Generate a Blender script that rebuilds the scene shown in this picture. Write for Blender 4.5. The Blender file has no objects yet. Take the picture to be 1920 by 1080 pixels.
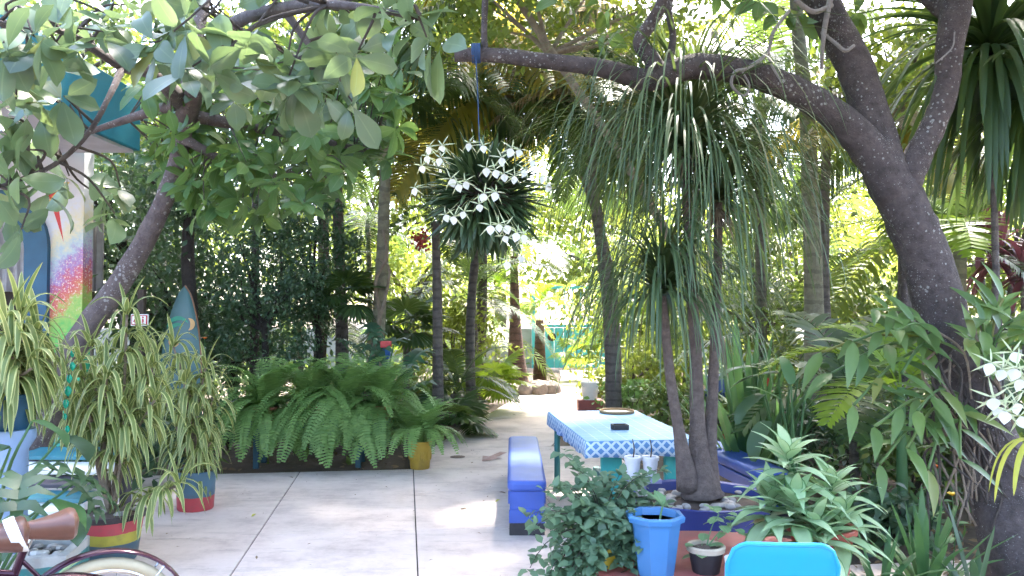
import bpy, math, random
import numpy as np
from mathutils import Vector, Matrix, Quaternion
random.seed(7); rng = np.random.default_rng(7)
PI = math.pi
SC = bpy.context.scene
COL = SC.collection

# ------------------------------------------------------------------ camera, sky, sun, exposure
EYE = 1.7; F = 1500.0; PITCH = math.atan(45 / F)
cam_d = bpy.data.cameras.new('camera'); cam = bpy.data.objects.new('camera', cam_d); COL.objects.link(cam)
cam.location = (0, 0, EYE); cam.rotation_euler = (PI / 2 + PITCH, 0, 0)
cam_d.sensor_width = 36; cam_d.lens = F / 1920 * 36; cam_d.clip_start = .05; cam_d.clip_end = 2000
SC.camera = cam
SUN_EL = math.radians(56); SUN_AZ = math.radians(24)      # azimuth clockwise from +Y (ahead, to the right)
to_sun = Vector((math.sin(SUN_AZ) * math.cos(SUN_EL), math.cos(SUN_AZ) * math.cos(SUN_EL), math.sin(SUN_EL)))
world = bpy.data.worlds.new('World'); SC.world = world; world.use_nodes = True
wn = world.node_tree.nodes; wl = world.node_tree.links
sky = wn.new('ShaderNodeTexSky'); sky.sky_type = 'NISHITA'; sky.sun_disc = False
sky.sun_elevation = SUN_EL; sky.sun_rotation = SUN_AZ; sky.dust_density = 3.4; sky.air_density = .85; sky.ozone_density = 1.0
bg = wn['Background']; bg.inputs['Strength'].default_value = .15
wl.new(sky.outputs[0], bg.inputs['Color'])
sun_d = bpy.data.lights.new('sun', 'SUN'); sun = bpy.data.objects.new('sun', sun_d); COL.objects.link(sun)
sun_d.energy = 2.2; sun_d.angle = math.radians(4); sun_d.color = (1, .95, .86)
sun.rotation_euler = to_sun.to_track_quat('Z', 'Y').to_euler()
SC.view_settings.view_transform = 'Standard'; SC.view_settings.look = 'None'
SC.view_settings.gamma = 1; SC.view_settings.use_curve_mapping = False
SC.view_settings.exposure = 3.6
cy = SC.cycles
cy.use_denoising = True; cy.max_bounces = 4; cy.diffuse_bounces = 3; cy.glossy_bounces = 1; cy.transmission_bounces = 3; cy.use_adaptive_sampling = True; cy.adaptive_threshold = .04
cy.transparent_max_bounces = 4; cy.sample_clamp_indirect = 6; cy.caustics_reflective = False; cy.caustics_refractive = False

# ------------------------------------------------------------------ helpers
def P(px, py, D):
    """world point that the photograph shows at (px, py), D metres ahead"""
    xc = (px - 960) / F; yc = (540 - py) / F
    Y = math.cos(PITCH) - yc * math.sin(PITCH); Z = math.sin(PITCH) + yc * math.cos(PITCH)
    return Vector((xc * D / Y, D, EYE + Z * D / Y))
def G(px, py, z=0.0):
    xc = (px - 960) / F; yc = (540 - py) / F
    Y = math.cos(PITCH) - yc * math.sin(PITCH); Z = math.sin(PITCH) + yc * math.cos(PITCH)
    s = (z - EYE) / Z
    return Vector((xc * s, Y * s, z))
def tag(o, label=None, cat=None, group=None, kind=None):
    if label: o['label'] = label
    if cat: o['category'] = cat
    if group: o['group'] = group
    if kind: o['kind'] = kind
    return o
def thing(name, label, cat, loc=(0, 0, 0), rz=0.0, group=None, kind=None):
    o = bpy.data.objects.new(name, None); COL.objects.link(o); o.empty_display_size = .1
    o.location = loc; o.rotation_euler = (0, 0, rz)
    return tag(o, label, cat, group, kind)
def part(name, me, mat=None, parent=None, world=False, label=None, kind=None, M=None):
    """links a mesh as one object; world=True: the mesh is in world coordinates"""
    o = bpy.data.objects.new(name, me); COL.objects.link(o)
    if mat is not None and not me.materials: me.materials.append(mat)
    if parent is not None:
        o.parent = parent
        if world:
            root = parent; m = Matrix.Identity(4)
            while root is not None:
                m = root.matrix_parent_inverse @ root.matrix_basis if root.parent else root.matrix_basis.copy()
                m0 = m if root is parent else m @ m0
                root = root.parent
            o.matrix_parent_inverse = m0.inverted()
    if M is not None: o.matrix_basis = M
    if label: o['label'] = label
    if kind: o['kind'] = kind
    return o
def quads(name, V, Q, UV=None, mat=None, smooth=True):
    V = np.ascontiguousarray(V, dtype=np.float32); Q = np.ascontiguousarray(Q, dtype=np.int32)
    me = bpy.data.meshes.new(name)
    me.vertices.add(len(V)); me.vertices.foreach_set('co', V.ravel())
    me.loops.add(Q.size); me.loops.foreach_set('vertex_index', Q.ravel())
    me.polygons.add(len(Q)); me.polygons.foreach_set('loop_start', np.arange(0, Q.size, 4, dtype=np.int32))
    if UV is not None:
        uv = me.uv_layers.new(name='UVMap'); uv.data.foreach_set('uv', np.ascontiguousarray(UV[Q.ravel()], dtype=np.float32).ravel())
    me.update(calc_edges=True)
    if smooth: me.polygons.foreach_set('use_smooth', np.ones(len(Q), dtype=bool))
    if mat: me.materials.append(mat)
    return me
def join(ts):
    """[(V,Q,UV)] -> one"""
    Vs, Qs, Us, k = [], [], [], 0
    for V, Q, U in ts:
        Vs.append(V); Qs.append(Q + k); Us.append(U); k += len(V)
    return np.concatenate(Vs), np.concatenate(Qs), np.concatenate(Us)
def inst(T, R, p, s):
    """template T copied with rotations R (N,3,3), positions p (N,3), scales s (N,)"""
    V, Q, U = T; N = len(p); k = len(V)
    W = np.einsum('nij,kj->nki', R, V) * np.asarray(s).reshape(-1, 1, 1) + np.asarray(p)[:, None, :]
    QQ = Q[None] + (np.arange(N) * k)[:, None, None]
    return W.reshape(-1, 3), QQ.reshape(-1, 4), np.tile(U, (N, 1))
def frames(d, up=None):
    """rotation matrices whose Y column is d and Z column near up"""
    d = np.asarray(d, float); d = d / np.linalg.norm(d, axis=1, keepdims=True)
    if up is None: up = np.tile([0, 0, 1.0], (len(d), 1))
    x = np.cross(d, up); n = np.linalg.norm(x, axis=1, keepdims=True)
    x = np.where(n > 1e-4, x / np.maximum(n, 1e-4), [1.0, 0, 0]); z = np.cross(x, d)
    return np.stack([x, d, z], axis=2)
def rotz(a):
    a = np.asarray(a, float); c, s, o, l = np.cos(a), np.sin(a), np.zeros_like(a), np.ones_like(a)
    return np.stack([np.stack([c, -s, o], -1), np.stack([s, c, o], -1), np.stack([o, o, l], -1)], -2)
def M4(R, p, s=1.0):
    m = Matrix.Identity(4)
    for i in range(3):
        for j in range(3): m[i][j] = R[i][j] * s
        m[i][3] = p[i]
    return m
def U(a, b, n=None): return rng.uniform(a, b, n)
PROF = {
    'obovate': lambda t: np.sin(PI * t ** 1.35) ** .75,
    'ovate': lambda t: np.sin(PI * t ** .75) ** .9,
    'lance': lambda t: np.sin(PI * t ** .7) ** 1.2,
    'strap': lambda t: np.minimum(1, .55 + t * 3) * (1 - t ** 4) ** .7 + .02,
    'blade': lambda t: (1 - t) ** .55,
    'round': lambda t: np.sqrt(np.maximum(0, 1 - (2 * t - 1) ** 2)),
    'paddle': lambda t: np.sin(PI * np.clip(t * .9 + .05, 0, 1) ** .8) ** .6,
}
def blade(L, W, n=5, prof='obovate', droop=.4, fold=.2, start=0.0, wave=0.0, stalk=0.0, power=1.0, ruff=1):
    """one leaf: grows along +Y from the origin, upper side +Z. fold lifts the two halves, droop bends it down"""
    t = np.linspace(0, 1, n + 1); w = PROF[prof](t) * W / 2 + .003 * W
    ang = start - droop * t ** power
    am = (ang[1:] + ang[:-1]) / 2; st = L / n
    y = np.concatenate([[0], np.cumsum(np.cos(am) * st)]); z = np.concatenate([[0], np.cumsum(np.sin(am) * st)])
    c, s = np.cos(ang), np.sin(ang); rows = []
    for side in (-1, 0, 1):
        h = abs(side) * w * fold + side * wave * W * np.sin(t * 9 + side)
        rows.append(np.stack([side * w, y - s * h, z + c * h], 1))
    V = np.stack(rows, 1).reshape(-1, 3)
    if stalk:
        V[:, 1] += stalk * math.cos(start); V[:, 2] += stalk * math.sin(start)
        k = .012 * W + .0015
        sv = np.array([[-k, 0, 0], [0, 0, k], [k, 0, 0]])
        V = np.concatenate([sv, V]); t = np.concatenate([[0], t])
    m = len(V) // 3; Q = []
    for i in range(m - 1):
        a = i * 3; Q += [[a, a + 1, a + 4, a + 3], [a + 1, a + 2, a + 5, a + 4]]
    UV = np.stack([np.tile([0, .5, 1], m), np.repeat(t, 3)], 1)
    return V, np.array(Q), UV
def strip(p, w, side):
    """flat ribbon along the points p, half width w, direction side (all (n,3))"""
    n = len(p); V = np.stack([p - side * w[:, None], p + side * w[:, None]], 1).reshape(-1, 3)
    Q = np.array([[2 * i, 2 * i + 1, 2 * i + 3, 2 * i + 2] for i in range(n - 1)])
    UV = np.stack([np.tile([0, 1], n), np.repeat(np.linspace(0, 1, n), 2)], 1)
    return V, Q, UV
def strand(az, el, L, W, grav=.3, n=7, base=(0, 0, 0), prof='blade', fold=0.0, prog=0.0):
    """an arching strap leaf that sets out at azimuth az, elevation el and bends down"""
    d = np.array([math.cos(az) * math.cos(el), math.sin(az) * math.cos(el), math.sin(el)])
    p = [np.array(base, float)]; ds = [d]
    for i in range(n):
        p.append(p[-1] + d * L / n); d = d + np.array([0, 0, -grav * (1 - prog + prog * 2.2 * (i + .5) / n)]); d /= np.linalg.norm(d); ds.append(d)
    p = np.array(p); t = np.linspace(0, 1, n + 1); w = PROF[prof](t) * W / 2 + .0006
    side = np.array([-math.sin(az), math.cos(az), 0.0]); sd = np.tile(side, (n + 1, 1))
    if not fold: return strip(p, w, sd)
    up = np.cross(np.array(ds), sd) * -1
    V = np.stack([p - sd * w[:, None] + up * (w * fold)[:, None], p, p + sd * w[:, None] + up * (w * fold)[:, None]], 1).reshape(-1, 3)
    Q = []
    for i in range(n):
        a = 3 * i; Q += [[a, a + 1, a + 4, a + 3], [a + 1, a + 2, a + 5, a + 4]]
    UV = np.stack([np.tile([0, .5, 1], n + 1), np.repeat(t, 3)], 1)
    return V, np.array(Q), UV
def frond(el, L, npair, lw, ll, grav=.1, hang=.3, n=12, start=.18, tipw=.35, sweep=.5, rw=.012, seg=2, vee=.25):
    """a feather leaf with leaflets; sets out along +X at elevation el and arches down"""
    d = np.array([math.cos(el), 0, math.sin(el)]); p = [np.zeros(3)]; ds = [d]
    for i in range(n):
        p.append(p[-1] + d * L / n); d = d + np.array([0, 0, -grav]); d /= np.linalg.norm(d); ds.append(d)
    p = np.array(p); ds = np.array(ds); out = []
    sd = np.tile([0, 1.0, 0], (n + 1, 1)); up = np.cross(ds, sd) * 1.0
    w = np.linspace(rw, rw * .2, n + 1)
    out.append(strip(p, w, sd)); out.append(strip(p + up * .001, w * .7, up))
    ts = np.linspace(start, .99, npair)
    for t in ts:
        x = t * n; i = min(int(x), n - 1); f = x - i
        q = p[i] * (1 - f) + p[i + 1] * f; dd = ds[i]; uu = up[i]
        prof = math.sin(PI * min(1, (t - start) / (1 - start) * .8 + .17)) ** .7
        ln = ll * max(tipw, prof) * random.uniform(.92, 1.06)
        for sgn in (-1, 1):
            e = np.array([0, sgn, 0.0]) + dd * sweep + uu * vee + U(-.06, .06, 3); e /= np.linalg.norm(e)
            pts = [q]; v = e
            for k in range(seg):
                pts.append(pts[-1] + v * ln / seg); v = v + np.array([0, 0, -hang]); v /= np.linalg.norm(v)
            wd = np.cross(v, uu + 1e-3); wd = np.cross(e, uu); wd /= (np.linalg.norm(wd) + 1e-6)
            ww = np.array([.55, 1.0, .12] if seg == 2 else [.5, 1, .8, .1]) * lw / 2
            out.append(strip(np.array(pts), ww, np.tile(wd, (seg + 1, 1))))
    return join(out)
def fan(R, n, spread, lw, droop=.5, cut=.45):
    """a fan palm leaf: pleated blade cut into drooping fingers; grows along +Y"""
    out = []
    for i in range(n):
        a = (i / (n - 1) - .5) * spread
        d = np.array([math.sin(a), math.cos(a), 0.0]); r = R * (1 - .18 * abs(a) / (spread / 2)) * random.uniform(.93, 1.03)
        s = np.array([math.cos(a), -math.sin(a), 0.0]); da = spread / (n - 1) / 2
        pts, ws = [], []
        for t in (0.03, cut, .75, 1.0):
            pts.append(d * r * t + np.array([0, 0, -droop * r * max(0, t - cut * .7) ** 1.6]))
            ws.append(min(t * r * math.tan(da) * 1.04, lw * (1 if t < .99 else .08)))
        out.append(strip(np.array(pts), np.array(ws), np.tile(s + np.array([0, 0, .35 * (-1) ** i]), (4, 1))))
    return join(out)
def split_leaf(L, W, nl=6):
    """a deeply lobed philodendron leaf along +Y"""
    out = [strip(np.array([[0, 0, 0], [0, L * .5, .03 * L], [0, L, -.1 * L]]), np.array([W * .07, W * .09, W * .02]), np.tile([1.0, 0, 0], (3, 1)))]
    for i in range(nl):
        t = i / (nl - 1)
        for s in (-1, 1):
            a = (2.3 - 1.9 * t); ln = W * .55 * (1 - .45 * t) * random.uniform(.9, 1.1)
            b = np.array([0, L * (.02 + .86 * t), .04 * L * math.sin(PI * t)]); d = np.array([s * math.sin(a), math.cos(a), 0])
            pts = np.array([b, b + d * ln * .5 + [0, 0, .03], b + d * ln + [0, 0, -.12 * ln]])
            sd = np.array([math.cos(a) * s, -math.sin(a), 0.0])
            out.append(strip(pts, np.array([L * .085, L * .075, L * .012]), np.tile(sd, (3, 1))))
    V, Q, Uv = join(out); V[:, 2] -= .35 * V[:, 1] ** 2 / L
    return V, Q, Uv
def smooth_path(pts, k=4):
    pts = [np.array(p, float) for p in pts]
    if len(pts) < 3: return np.array(pts)
    e = [2 * pts[0] - pts[1]] + pts + [2 * pts[-1] - pts[-2]]; out = []
    for i in range(1, len(e) - 2):
        a, b, c, d = e[i - 1:i + 3]
        for j in range(k):
            t = j / k
            out.append(.5 * (2 * b + (c - a) * t + (2 * a - 5 * b + 4 * c - d) * t * t + (3 * b - a - 3 * c + d) * t ** 3))
    out.append(pts[-1]); return np.array(out)
def tube(pts, rad, sides=8, k=4, lump=0.0, caps=True):
    """(V,Q,UV) of a round limb along pts (n,3) with radii rad"""
    sides += sides % 2
    pr = np.column_stack([np.array([list(p) for p in pts], float), np.array(rad, float)])
    if k > 1: pr = smooth_path(pr, k)
    p, r = pr[:, :3], np.maximum(pr[:, 3], .0008); n = len(p)
    d = np.gradient(p, axis=0); d /= (np.linalg.norm(d, axis=1, keepdims=True) + 1e-9)
    x = np.cross(d[0], [0, 0, 1.0] if abs(d[0][2]) < .9 else [1.0, 0, 0]); x /= np.linalg.norm(x)
    a = np.linspace(0, 2 * PI, sides, endpoint=False); V = []
    for i in range(n):
        x = x - d[i] * np.dot(x, d[i]); x /= (np.linalg.norm(x) + 1e-9); y = np.cross(d[i], x)
        rr = r[i] * (1 + (lump * rng.normal(0, 1, sides) if lump else 0))
        V.append(p[i] + (np.outer(np.cos(a), x) + np.outer(np.sin(a), y)) * np.reshape(rr, (-1, 1)) if lump else p[i] + (np.outer(np.cos(a), x) + np.outer(np.sin(a), y)) * r[i])
    V = np.concatenate(V); Q = []
    for i in range(n - 1):
        for j in range(sides):
            j2 = (j + 1) % sides
            Q.append([i * sides + j, i * sides + j2, (i + 1) * sides + j2, (i + 1) * sides + j])
    Uv = np.stack([np.tile(a / (2 * PI), n), np.repeat(np.linspace(0, 1, n), sides)], 1)
    if caps:
        b = len(V); V = np.concatenate([V, p[:1], p[-1:]]); Uv = np.concatenate([Uv, [[0, 0]], [[0, 1]]])
        e = (n - 1) * sides
        for j in range(0, sides, 2):
            Q.append([b, (j + 2) % sides, j + 1, j]); Q.append([b + 1, e + j, e + j + 1, e + (j + 2) % sides])
    return V, np.array(Q), Uv
def ptube(pp, **kw):
    """limb given as (px, py, D, width in px)"""
    return tube([P(a, b, c) for a, b, c, w in pp], [w * c / F / 2 for a, b, c, w in pp], **kw)
def mq(T, name, mat=None, smooth=True): return quads(name, T[0], T[1], T[2], mat, smooth)
class HS:
    """hard-surface collector"""
    def __init__(s): s.V = []; s.F = []
    def add(s, V, Fs): k = len(s.V); s.V += [tuple(v) for v in V]; s.F += [tuple(i + k for i in f) for f in Fs]; return s
    def box(s, c, d, R=None):
        V = [Vector((x * d[0] / 2, y * d[1] / 2, z * d[2] / 2)) for x in (-1, 1) for y in (-1, 1) for z in (-1, 1)]
        if R is not None: V = [R @ v for v in V]
        return s.add([Vector(c) + v for v in V], [(0, 1, 3, 2), (4, 6, 7, 5), (0, 4, 5, 1), (2, 3, 7, 6), (0, 2, 6, 4), (1, 5, 7, 3)])
    def lathe(s, prof, n=32, c=(0, 0, 0), sq=None):
        """prof [(r,z)] turned about Z"""
        V = []
        for r, z in prof:
            for j in range(n):
                a = 2 * PI * (j + .5) / n; V.append((c[0] + r * math.cos(a), c[1] + r * math.sin(a), c[2] + z))
        Fs = [(i * n + j, i * n + (j + 1) % n, (i + 1) * n + (j + 1) % n, (i + 1) * n + j) for i in range(len(prof) - 1) for j in range(n)]
        if prof[0][0] > 1e-4: Fs.append(tuple(range(n - 1, -1, -1)))
        if prof[-1][0] > 1e-4: Fs.append(tuple(range((len(prof) - 1) * n, len(prof) * n)))
        return s.add(V, Fs)
    def prism(s, poly, z0, z1):
        n = len(poly); V = [(x, y, z0) for x, y in poly] + [(x, y, z1) for x, y in poly]
        return s.add(V, [tuple(range(n - 1, -1, -1)), tuple(range(n, 2 * n))] + [(i, (i + 1) % n, n + (i + 1) % n, n + i) for i in range(n)])
    def tube(s, pts, r, sides=8, k=3):
        T = tube(pts, r if hasattr(r, '__len__') else [r] * len(pts), sides=sides, k=k); return s.add(T[0], [tuple(q) for q in T[1]])
    def xf(s, M): s.V = [tuple(M @ Vector(v)) for v in s.V]; return s
    def obj(s, name, mat, parent=None, bev=0.0, smooth=False, world=False, seg=2, label=None, kind=None, M=None):
        me = bpy.data.meshes.new(name); me.from_pydata(s.V, [], s.F); me.update()
        if smooth: me.polygons.foreach_set('use_smooth', np.ones(len(me.polygons), dtype=bool)); me.set_sharp_from_angle(angle=math.radians(40))
        o = part(name, me, mat, parent, world, label, kind, M)
        if bev:
            m = o.modifiers.new('bevel', 'BEVEL'); m.width = bev; m.segments = seg; m.limit_method = 'ANGLE'
        return o

# ------------------------------------------------------------------ materials
def nodes(name):
    m = bpy.data.materials.new(name); m.use_nodes = True; nt = m.node_tree
    return m, nt, nt.nodes['Principled BSDF'], nt.nodes, nt.links
def c4(c): return (c[0], c[1], c[2], 1)
def mixc(nt, fac, a, b):
    n = nt.nodes.new('ShaderNodeMix'); n.data_type = 'RGBA'; n.clamp_factor = True
    for sock, v in ((n.inputs[0], fac), (n.inputs[6], a), (n.inputs[7], b)):
        if hasattr(v, 'is_linked'): nt.links.new(v, sock)
        elif isinstance(v, tuple): sock.default_value = c4(v)
        else: sock.default_value = v
    return n.outputs[2]
def math_n(nt, op, a, b=None, clamp=False):
    n = nt.nodes.new('ShaderNodeMath'); n.operation = op; n.use_clamp = clamp
    for sock, v in ((n.inputs[0], a), (n.inputs[1], b)):
        if v is None: continue
        if hasattr(v, 'is_linked'): nt.links.new(v, sock)
        else: sock.default_value = v
    return n.outputs[0]
def noise(nt, scale, detail=4, coord='Object', rough=.6, vec=None, stretch=None):
    tc = nt.nodes.new('ShaderNodeTexCoord'); n = nt.nodes.new('ShaderNodeTexNoise')
    n.inputs['Scale'].default_value = scale; n.inputs['Detail'].default_value = detail; n.inputs['Roughness'].default_value = rough
    src = tc.outputs[coord]
    if stretch:
        mp = nt.nodes.new('ShaderNodeMapping'); mp.inputs['Scale'].default_value = stretch; nt.links.new(src, mp.inputs[0]); src = mp.outputs[0]
    nt.links.new(src, n.inputs['Vector']); return n.outputs['Fac']
def ramp(nt, fac, stops):
    r = nt.nodes.new('ShaderNodeValToRGB'); e = r.color_ramp.elements
    while len(e) < len(stops): e.new(.5)
    for i, (p, c) in enumerate(stops): e[i].position = p; e[i].color = c4(c) if len(c) == 3 else c
    nt.links.new(fac, r.inputs[0]); return r.outputs[0]
def bump(nt, h, strength, dist, bsdf):
    b = nt.nodes.new('ShaderNodeBump'); b.inputs['Strength'].default_value = strength; b.inputs['Distance'].default_value = dist
    nt.links.new(h, b.inputs['Height']); nt.links.new(b.outputs[0], bsdf.inputs['Normal'])
def mat(name, c1, c2=None, scale=9, rough=.6, bmp=.15, dist=.01, metal=0, stretch=None, dirt=None, vary=0.0, spec=.5):
    m, nt, b, N, L = nodes(name)
    f = noise(nt, scale, 5, stretch=stretch)
    c2 = c2 or tuple(x * .72 for x in c1)
    f2 = ramp(nt, f, [(.3, (0, 0, 0)), (.7, (1, 1, 1))])
    col = mixc(nt, f2, c1, c2)
    if dirt:
        g = noise(nt, scale * .35, 6, rough=.7); g = ramp(nt, g, [(.5, (0, 0, 0)), (.68, (1, 1, 1))]); col = mixc(nt, math_n(nt, 'MULTIPLY', g, .7), col, dirt)
    if vary:
        oi = N.new('ShaderNodeObjectInfo'); hs = N.new('ShaderNodeHueSaturation')
        L.new(math_n(nt, 'ADD', math_n(nt, 'MULTIPLY', oi.outputs['Random'], vary), 1 - vary / 2), hs.inputs['Value']); L.new(col, hs.inputs['Color']); col = hs.outputs[0]
    L.new(col, b.inputs['Base Color']); b.inputs['Roughness'].default_value = rough; b.inputs['Metallic'].default_value = metal
    b.inputs['Specular IOR Level'].default_value = spec
    if bmp: bump(nt, noise(nt, scale * 3, 6, stretch=stretch), bmp, dist, b)
    return m
def leafm(name, c1, c2, tr, tmix=.35, rough=.42, stripe=None, sw=.2, rib=None, old=None, spec=.5):
    """leaf: colour differs from leaf to leaf, light comes through; stripe = pale margins (variegation)"""
    m, nt, b, N, L = nodes(name)
    oi = N.new('ShaderNodeObjectInfo'); ge = N.new('ShaderNodeNewGeometry')
    r = math_n(nt, 'FRACT', math_n(nt, 'ADD', oi.outputs['Random'], ge.outputs['Random Per Island']))
    stops = [(0, c1), (.85, c2)]
    if old: stops += [(.93, c2), (1.0, old)]
    col = ramp(nt, r, stops)
    col = mixc(nt, math_n(nt, 'MULTIPLY', noise(nt, 18, 4), .35), col, tuple(x * .6 for x in c1))
    uv = N.new('ShaderNodeUVMap'); sp = N.new('ShaderNodeSeparateXYZ'); L.new(uv.outputs[0], sp.inputs[0])
    e = math_n(nt, 'ABSOLUTE', math_n(nt, 'SUBTRACT', sp.outputs[0], .5))
    if stripe:
        s = math_n(nt, 'GREATER_THAN', e, .5 - sw); col = mixc(nt, s, col, stripe)
    if rib:
        s = math_n(nt, 'MULTIPLY', math_n(nt, 'LESS_THAN', e, .03), .45); col = mixc(nt, s, col, rib)
    L.new(col, b.inputs['Base Color']); b.inputs['Roughness'].default_value = rough; b.inputs['Specular IOR Level'].default_value = spec
    t = N.new('ShaderNodeBsdfTranslucent'); L.new(mixc(nt, .5, col, tr), t.inputs['Color'])
    mx = N.new('ShaderNodeMixShader'); mx.inputs[0].default_value = tmix
    L.new(b.outputs[0], mx.inputs[1]); L.new(t.outputs[0], mx.inputs[2]); L.new(mx.outputs[0], N['Material Output'].inputs['Surface'])
    return m
def bark(name, c1, c2, spot=None, spots=.1, scale=14, rings=0.0, sscale=22):
    m, nt, b, N, L = nodes(name)
    f = noise(nt, scale, 6, rough=.7); col = ramp(nt, f, [(.3, c2), (.65, c1)])
    if rings:
        tc = N.new('ShaderNodeTexCoord'); sx = N.new('ShaderNodeSeparateXYZ'); L.new(tc.outputs['Object'], sx.inputs[0])
        w = math_n(nt, 'SINE', math_n(nt, 'ADD', math_n(nt, 'MULTIPLY', sx.outputs[2], rings), math_n(nt, 'MULTIPLY', noise(nt, 5), 5.0)))
        col = mixc(nt, math_n(nt, 'MULTIPLY', math_n(nt, 'GREATER_THAN', w, .7), .5), col, tuple(x * .6 for x in c2))
    if spot:
        for sc_, k_, pn in ((sscale, 1.0, 2.3), (sscale * 2.3, .8, 4.1)):
            v = N.new('ShaderNodeTexVoronoi'); v.inputs['Scale'].default_value = sc_; tc = N.new('ShaderNodeTexCoord'); L.new(tc.outputs['Object'], v.inputs['Vector'])
            wob = math_n(nt, 'ADD', v.outputs['Distance'], math_n(nt, 'MULTIPLY', math_n(nt, 'SUBTRACT', noise(nt, sc_ * 1.3, 4), .5), .8))
            sx = N.new('ShaderNodeSeparateColor'); L.new(v.outputs['Color'], sx.inputs[0])
            th = math_n(nt, 'MULTIPLY', math_n(nt, 'MULTIPLY', ramp(nt, noise(nt, pn, 3), [(.42, (0, 0, 0)), (.62, (1, 1, 1))]), sx.outputs[0]), spots * 3.4 * k_)
            s = math_n(nt, 'LESS_THAN', wob, th); col = mixc(nt, math_n(nt, 'MULTIPLY', s, .75), col, spot)
        mo_ = ramp(nt, noise(nt, 2.6, 5), [(.5, (0, 0, 0)), (.66, (1, 1, 1))]); col = mixc(nt, math_n(nt, 'MULTIPLY', mo_, .55), col, tuple(x * .7 for x in c2))
    L.new(col, b.inputs['Base Color']); b.inputs['Roughness'].default_value = .85
    bump(nt, noise(nt, scale * 2.2, 6, rough=.75), 1.0, .04, b)
    return m

m_bark = bark('bark_lichen', (.15, .115, .11), (.055, .042, .042), (.42, .41, .39), .13, sscale=40)
m_bark2 = bark('bark_smooth', (.19, .15, .14), (.10, .075, .075), (.42, .4, .38), .13, sscale=30)
m_barkd = bark('bark_dark', (.05, .04, .035), (.02, .016, .014))
m_barktan = bark('bark_tan', (.33, .25, .18), (.2, .15, .11), rings=0)
m_palmbark = bark('palm_bark', (.2, .17, .15), (.11, .09, .08), rings=46)
m_palmgreen = bark('palm_bark_green', (.3, .28, .18), (.2, .17, .12), rings=34)
m_palmred = bark('palm_bark_red', (.18, .10, .075), (.09, .05, .04), rings=40)
m_vine = bark('vine', (.42, .38, .36), (.28, .25, .24))
m_twig = bark('twig', (.11, .085, .07), (.06, .045, .04))
L_mag = leafm('leaf_almond', (.085, .135, .105), (.15, .22, .11), (.36, .5, .14), .3, .3, rib=(.2, .26, .14), old=(.22, .21, .06), spec=.6)  # bluish grey of the sky's reflection is mixed into this leaf colour
L_mag2 = leafm('leaf_almond_inner', (.06, .13, .045), (.10, .20, .055), (.35, .5, .10), .36, .4, rib=(.2, .28, .14), spec=.55)
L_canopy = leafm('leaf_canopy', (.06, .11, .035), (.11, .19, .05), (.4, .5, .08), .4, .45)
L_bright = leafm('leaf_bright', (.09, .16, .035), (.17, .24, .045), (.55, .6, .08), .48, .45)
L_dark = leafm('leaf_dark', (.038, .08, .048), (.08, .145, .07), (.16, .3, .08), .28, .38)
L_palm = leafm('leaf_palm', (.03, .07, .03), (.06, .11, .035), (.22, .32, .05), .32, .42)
L_palmy = leafm('leaf_palm_yellow', (.15, .17, .035), (.28, .24, .045), (.6, .45, .05), .45, .45)
L_palmdry = leafm('leaf_palm_dry', (.3, .23, .15), (.42, .33, .24), (.5, .4, .3), .3, .6)
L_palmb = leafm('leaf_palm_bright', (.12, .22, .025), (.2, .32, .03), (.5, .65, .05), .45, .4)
L_fern = leafm('leaf_fern', (.15, .27, .075), (.26, .4, .12), (.25, .5, .12), .35, .5)
L_pony = leafm('leaf_ponytail', (.05, .095, .04), (.11, .155, .065), (.24, .32, .08), .28, .42, old=(.24, .2, .1))
L_drac = leafm('leaf_variegated', (.12, .18, .05), (.2, .25, .07), (.4, .48, .13), .32, .45, stripe=(.5, .51, .2), sw=.18)
L_agla = leafm('leaf_aglaonema', (.33, .48, .25), (.45, .58, .34), (.4, .6, .25), .3, .4, stripe=(.09, .2, .07), sw=.07, rib=(.36, .46, .26))
L_bush = leafm('leaf_bush', (.08, .15, .09), (.17, .26, .14), (.25, .4, .15), .28, .4)
L_epi = leafm('leaf_epiphyte', (.07, .14, .045), (.16, .25, .07), (.3, .42, .08), .28, .35, old=(.25, .22, .05))
L_orch = leafm('leaf_orchid', (.035, .07, .03), (.08, .13, .05), (.08, .14, .05), .15, .4)
L_red = leafm('leaf_red', (.10, .035, .045), (.2, .07, .085), (.35, .1, .12), .25, .4)
L_strap = leafm('leaf_strap', (.05, .13, .05), (.09, .2, .07), (.25, .45, .12), .3, .4)
L_yel = leafm('leaf_yellowing', (.4, .42, .06), (.5, .48, .08), (.7, .7, .15), .3, .45)
L_split = leafm('leaf_split', (.05, .12, .07), (.08, .17, .09), (.2, .4, .15), .3, .4)
L_round = leafm('leaf_seedling', (.14, .27, .12), (.2, .34, .15), (.4, .6, .25), .3, .45, rib=(.3, .42, .25))
L_grey = leafm('leaf_grey', (.06, .075, .07), (.09, .11, .1), (.15, .2, .15), .2, .4)
L_dead = leafm('leaf_litter', (.16, .09, .05), (.28, .19, .11), (.3, .2, .1), .15, .7)
m_petal = leafm('petal_white', (.82, .84, .78), (.88, .88, .84), (.8, .82, .7), .25, .5)
m_sepal = leafm('sepal_green', (.52, .58, .32), (.62, .64, .42), (.6, .7, .3), .25, .5)
m_soil = mat('soil', (.075, .05, .038), (.15, .11, .085), 6, .95, .6, .04)
m_ground = mat('earth', (.09, .066, .05), (.17, .13, .10), 1.4, .95, .7, .05, dirt=(.05, .038, .03))

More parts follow.
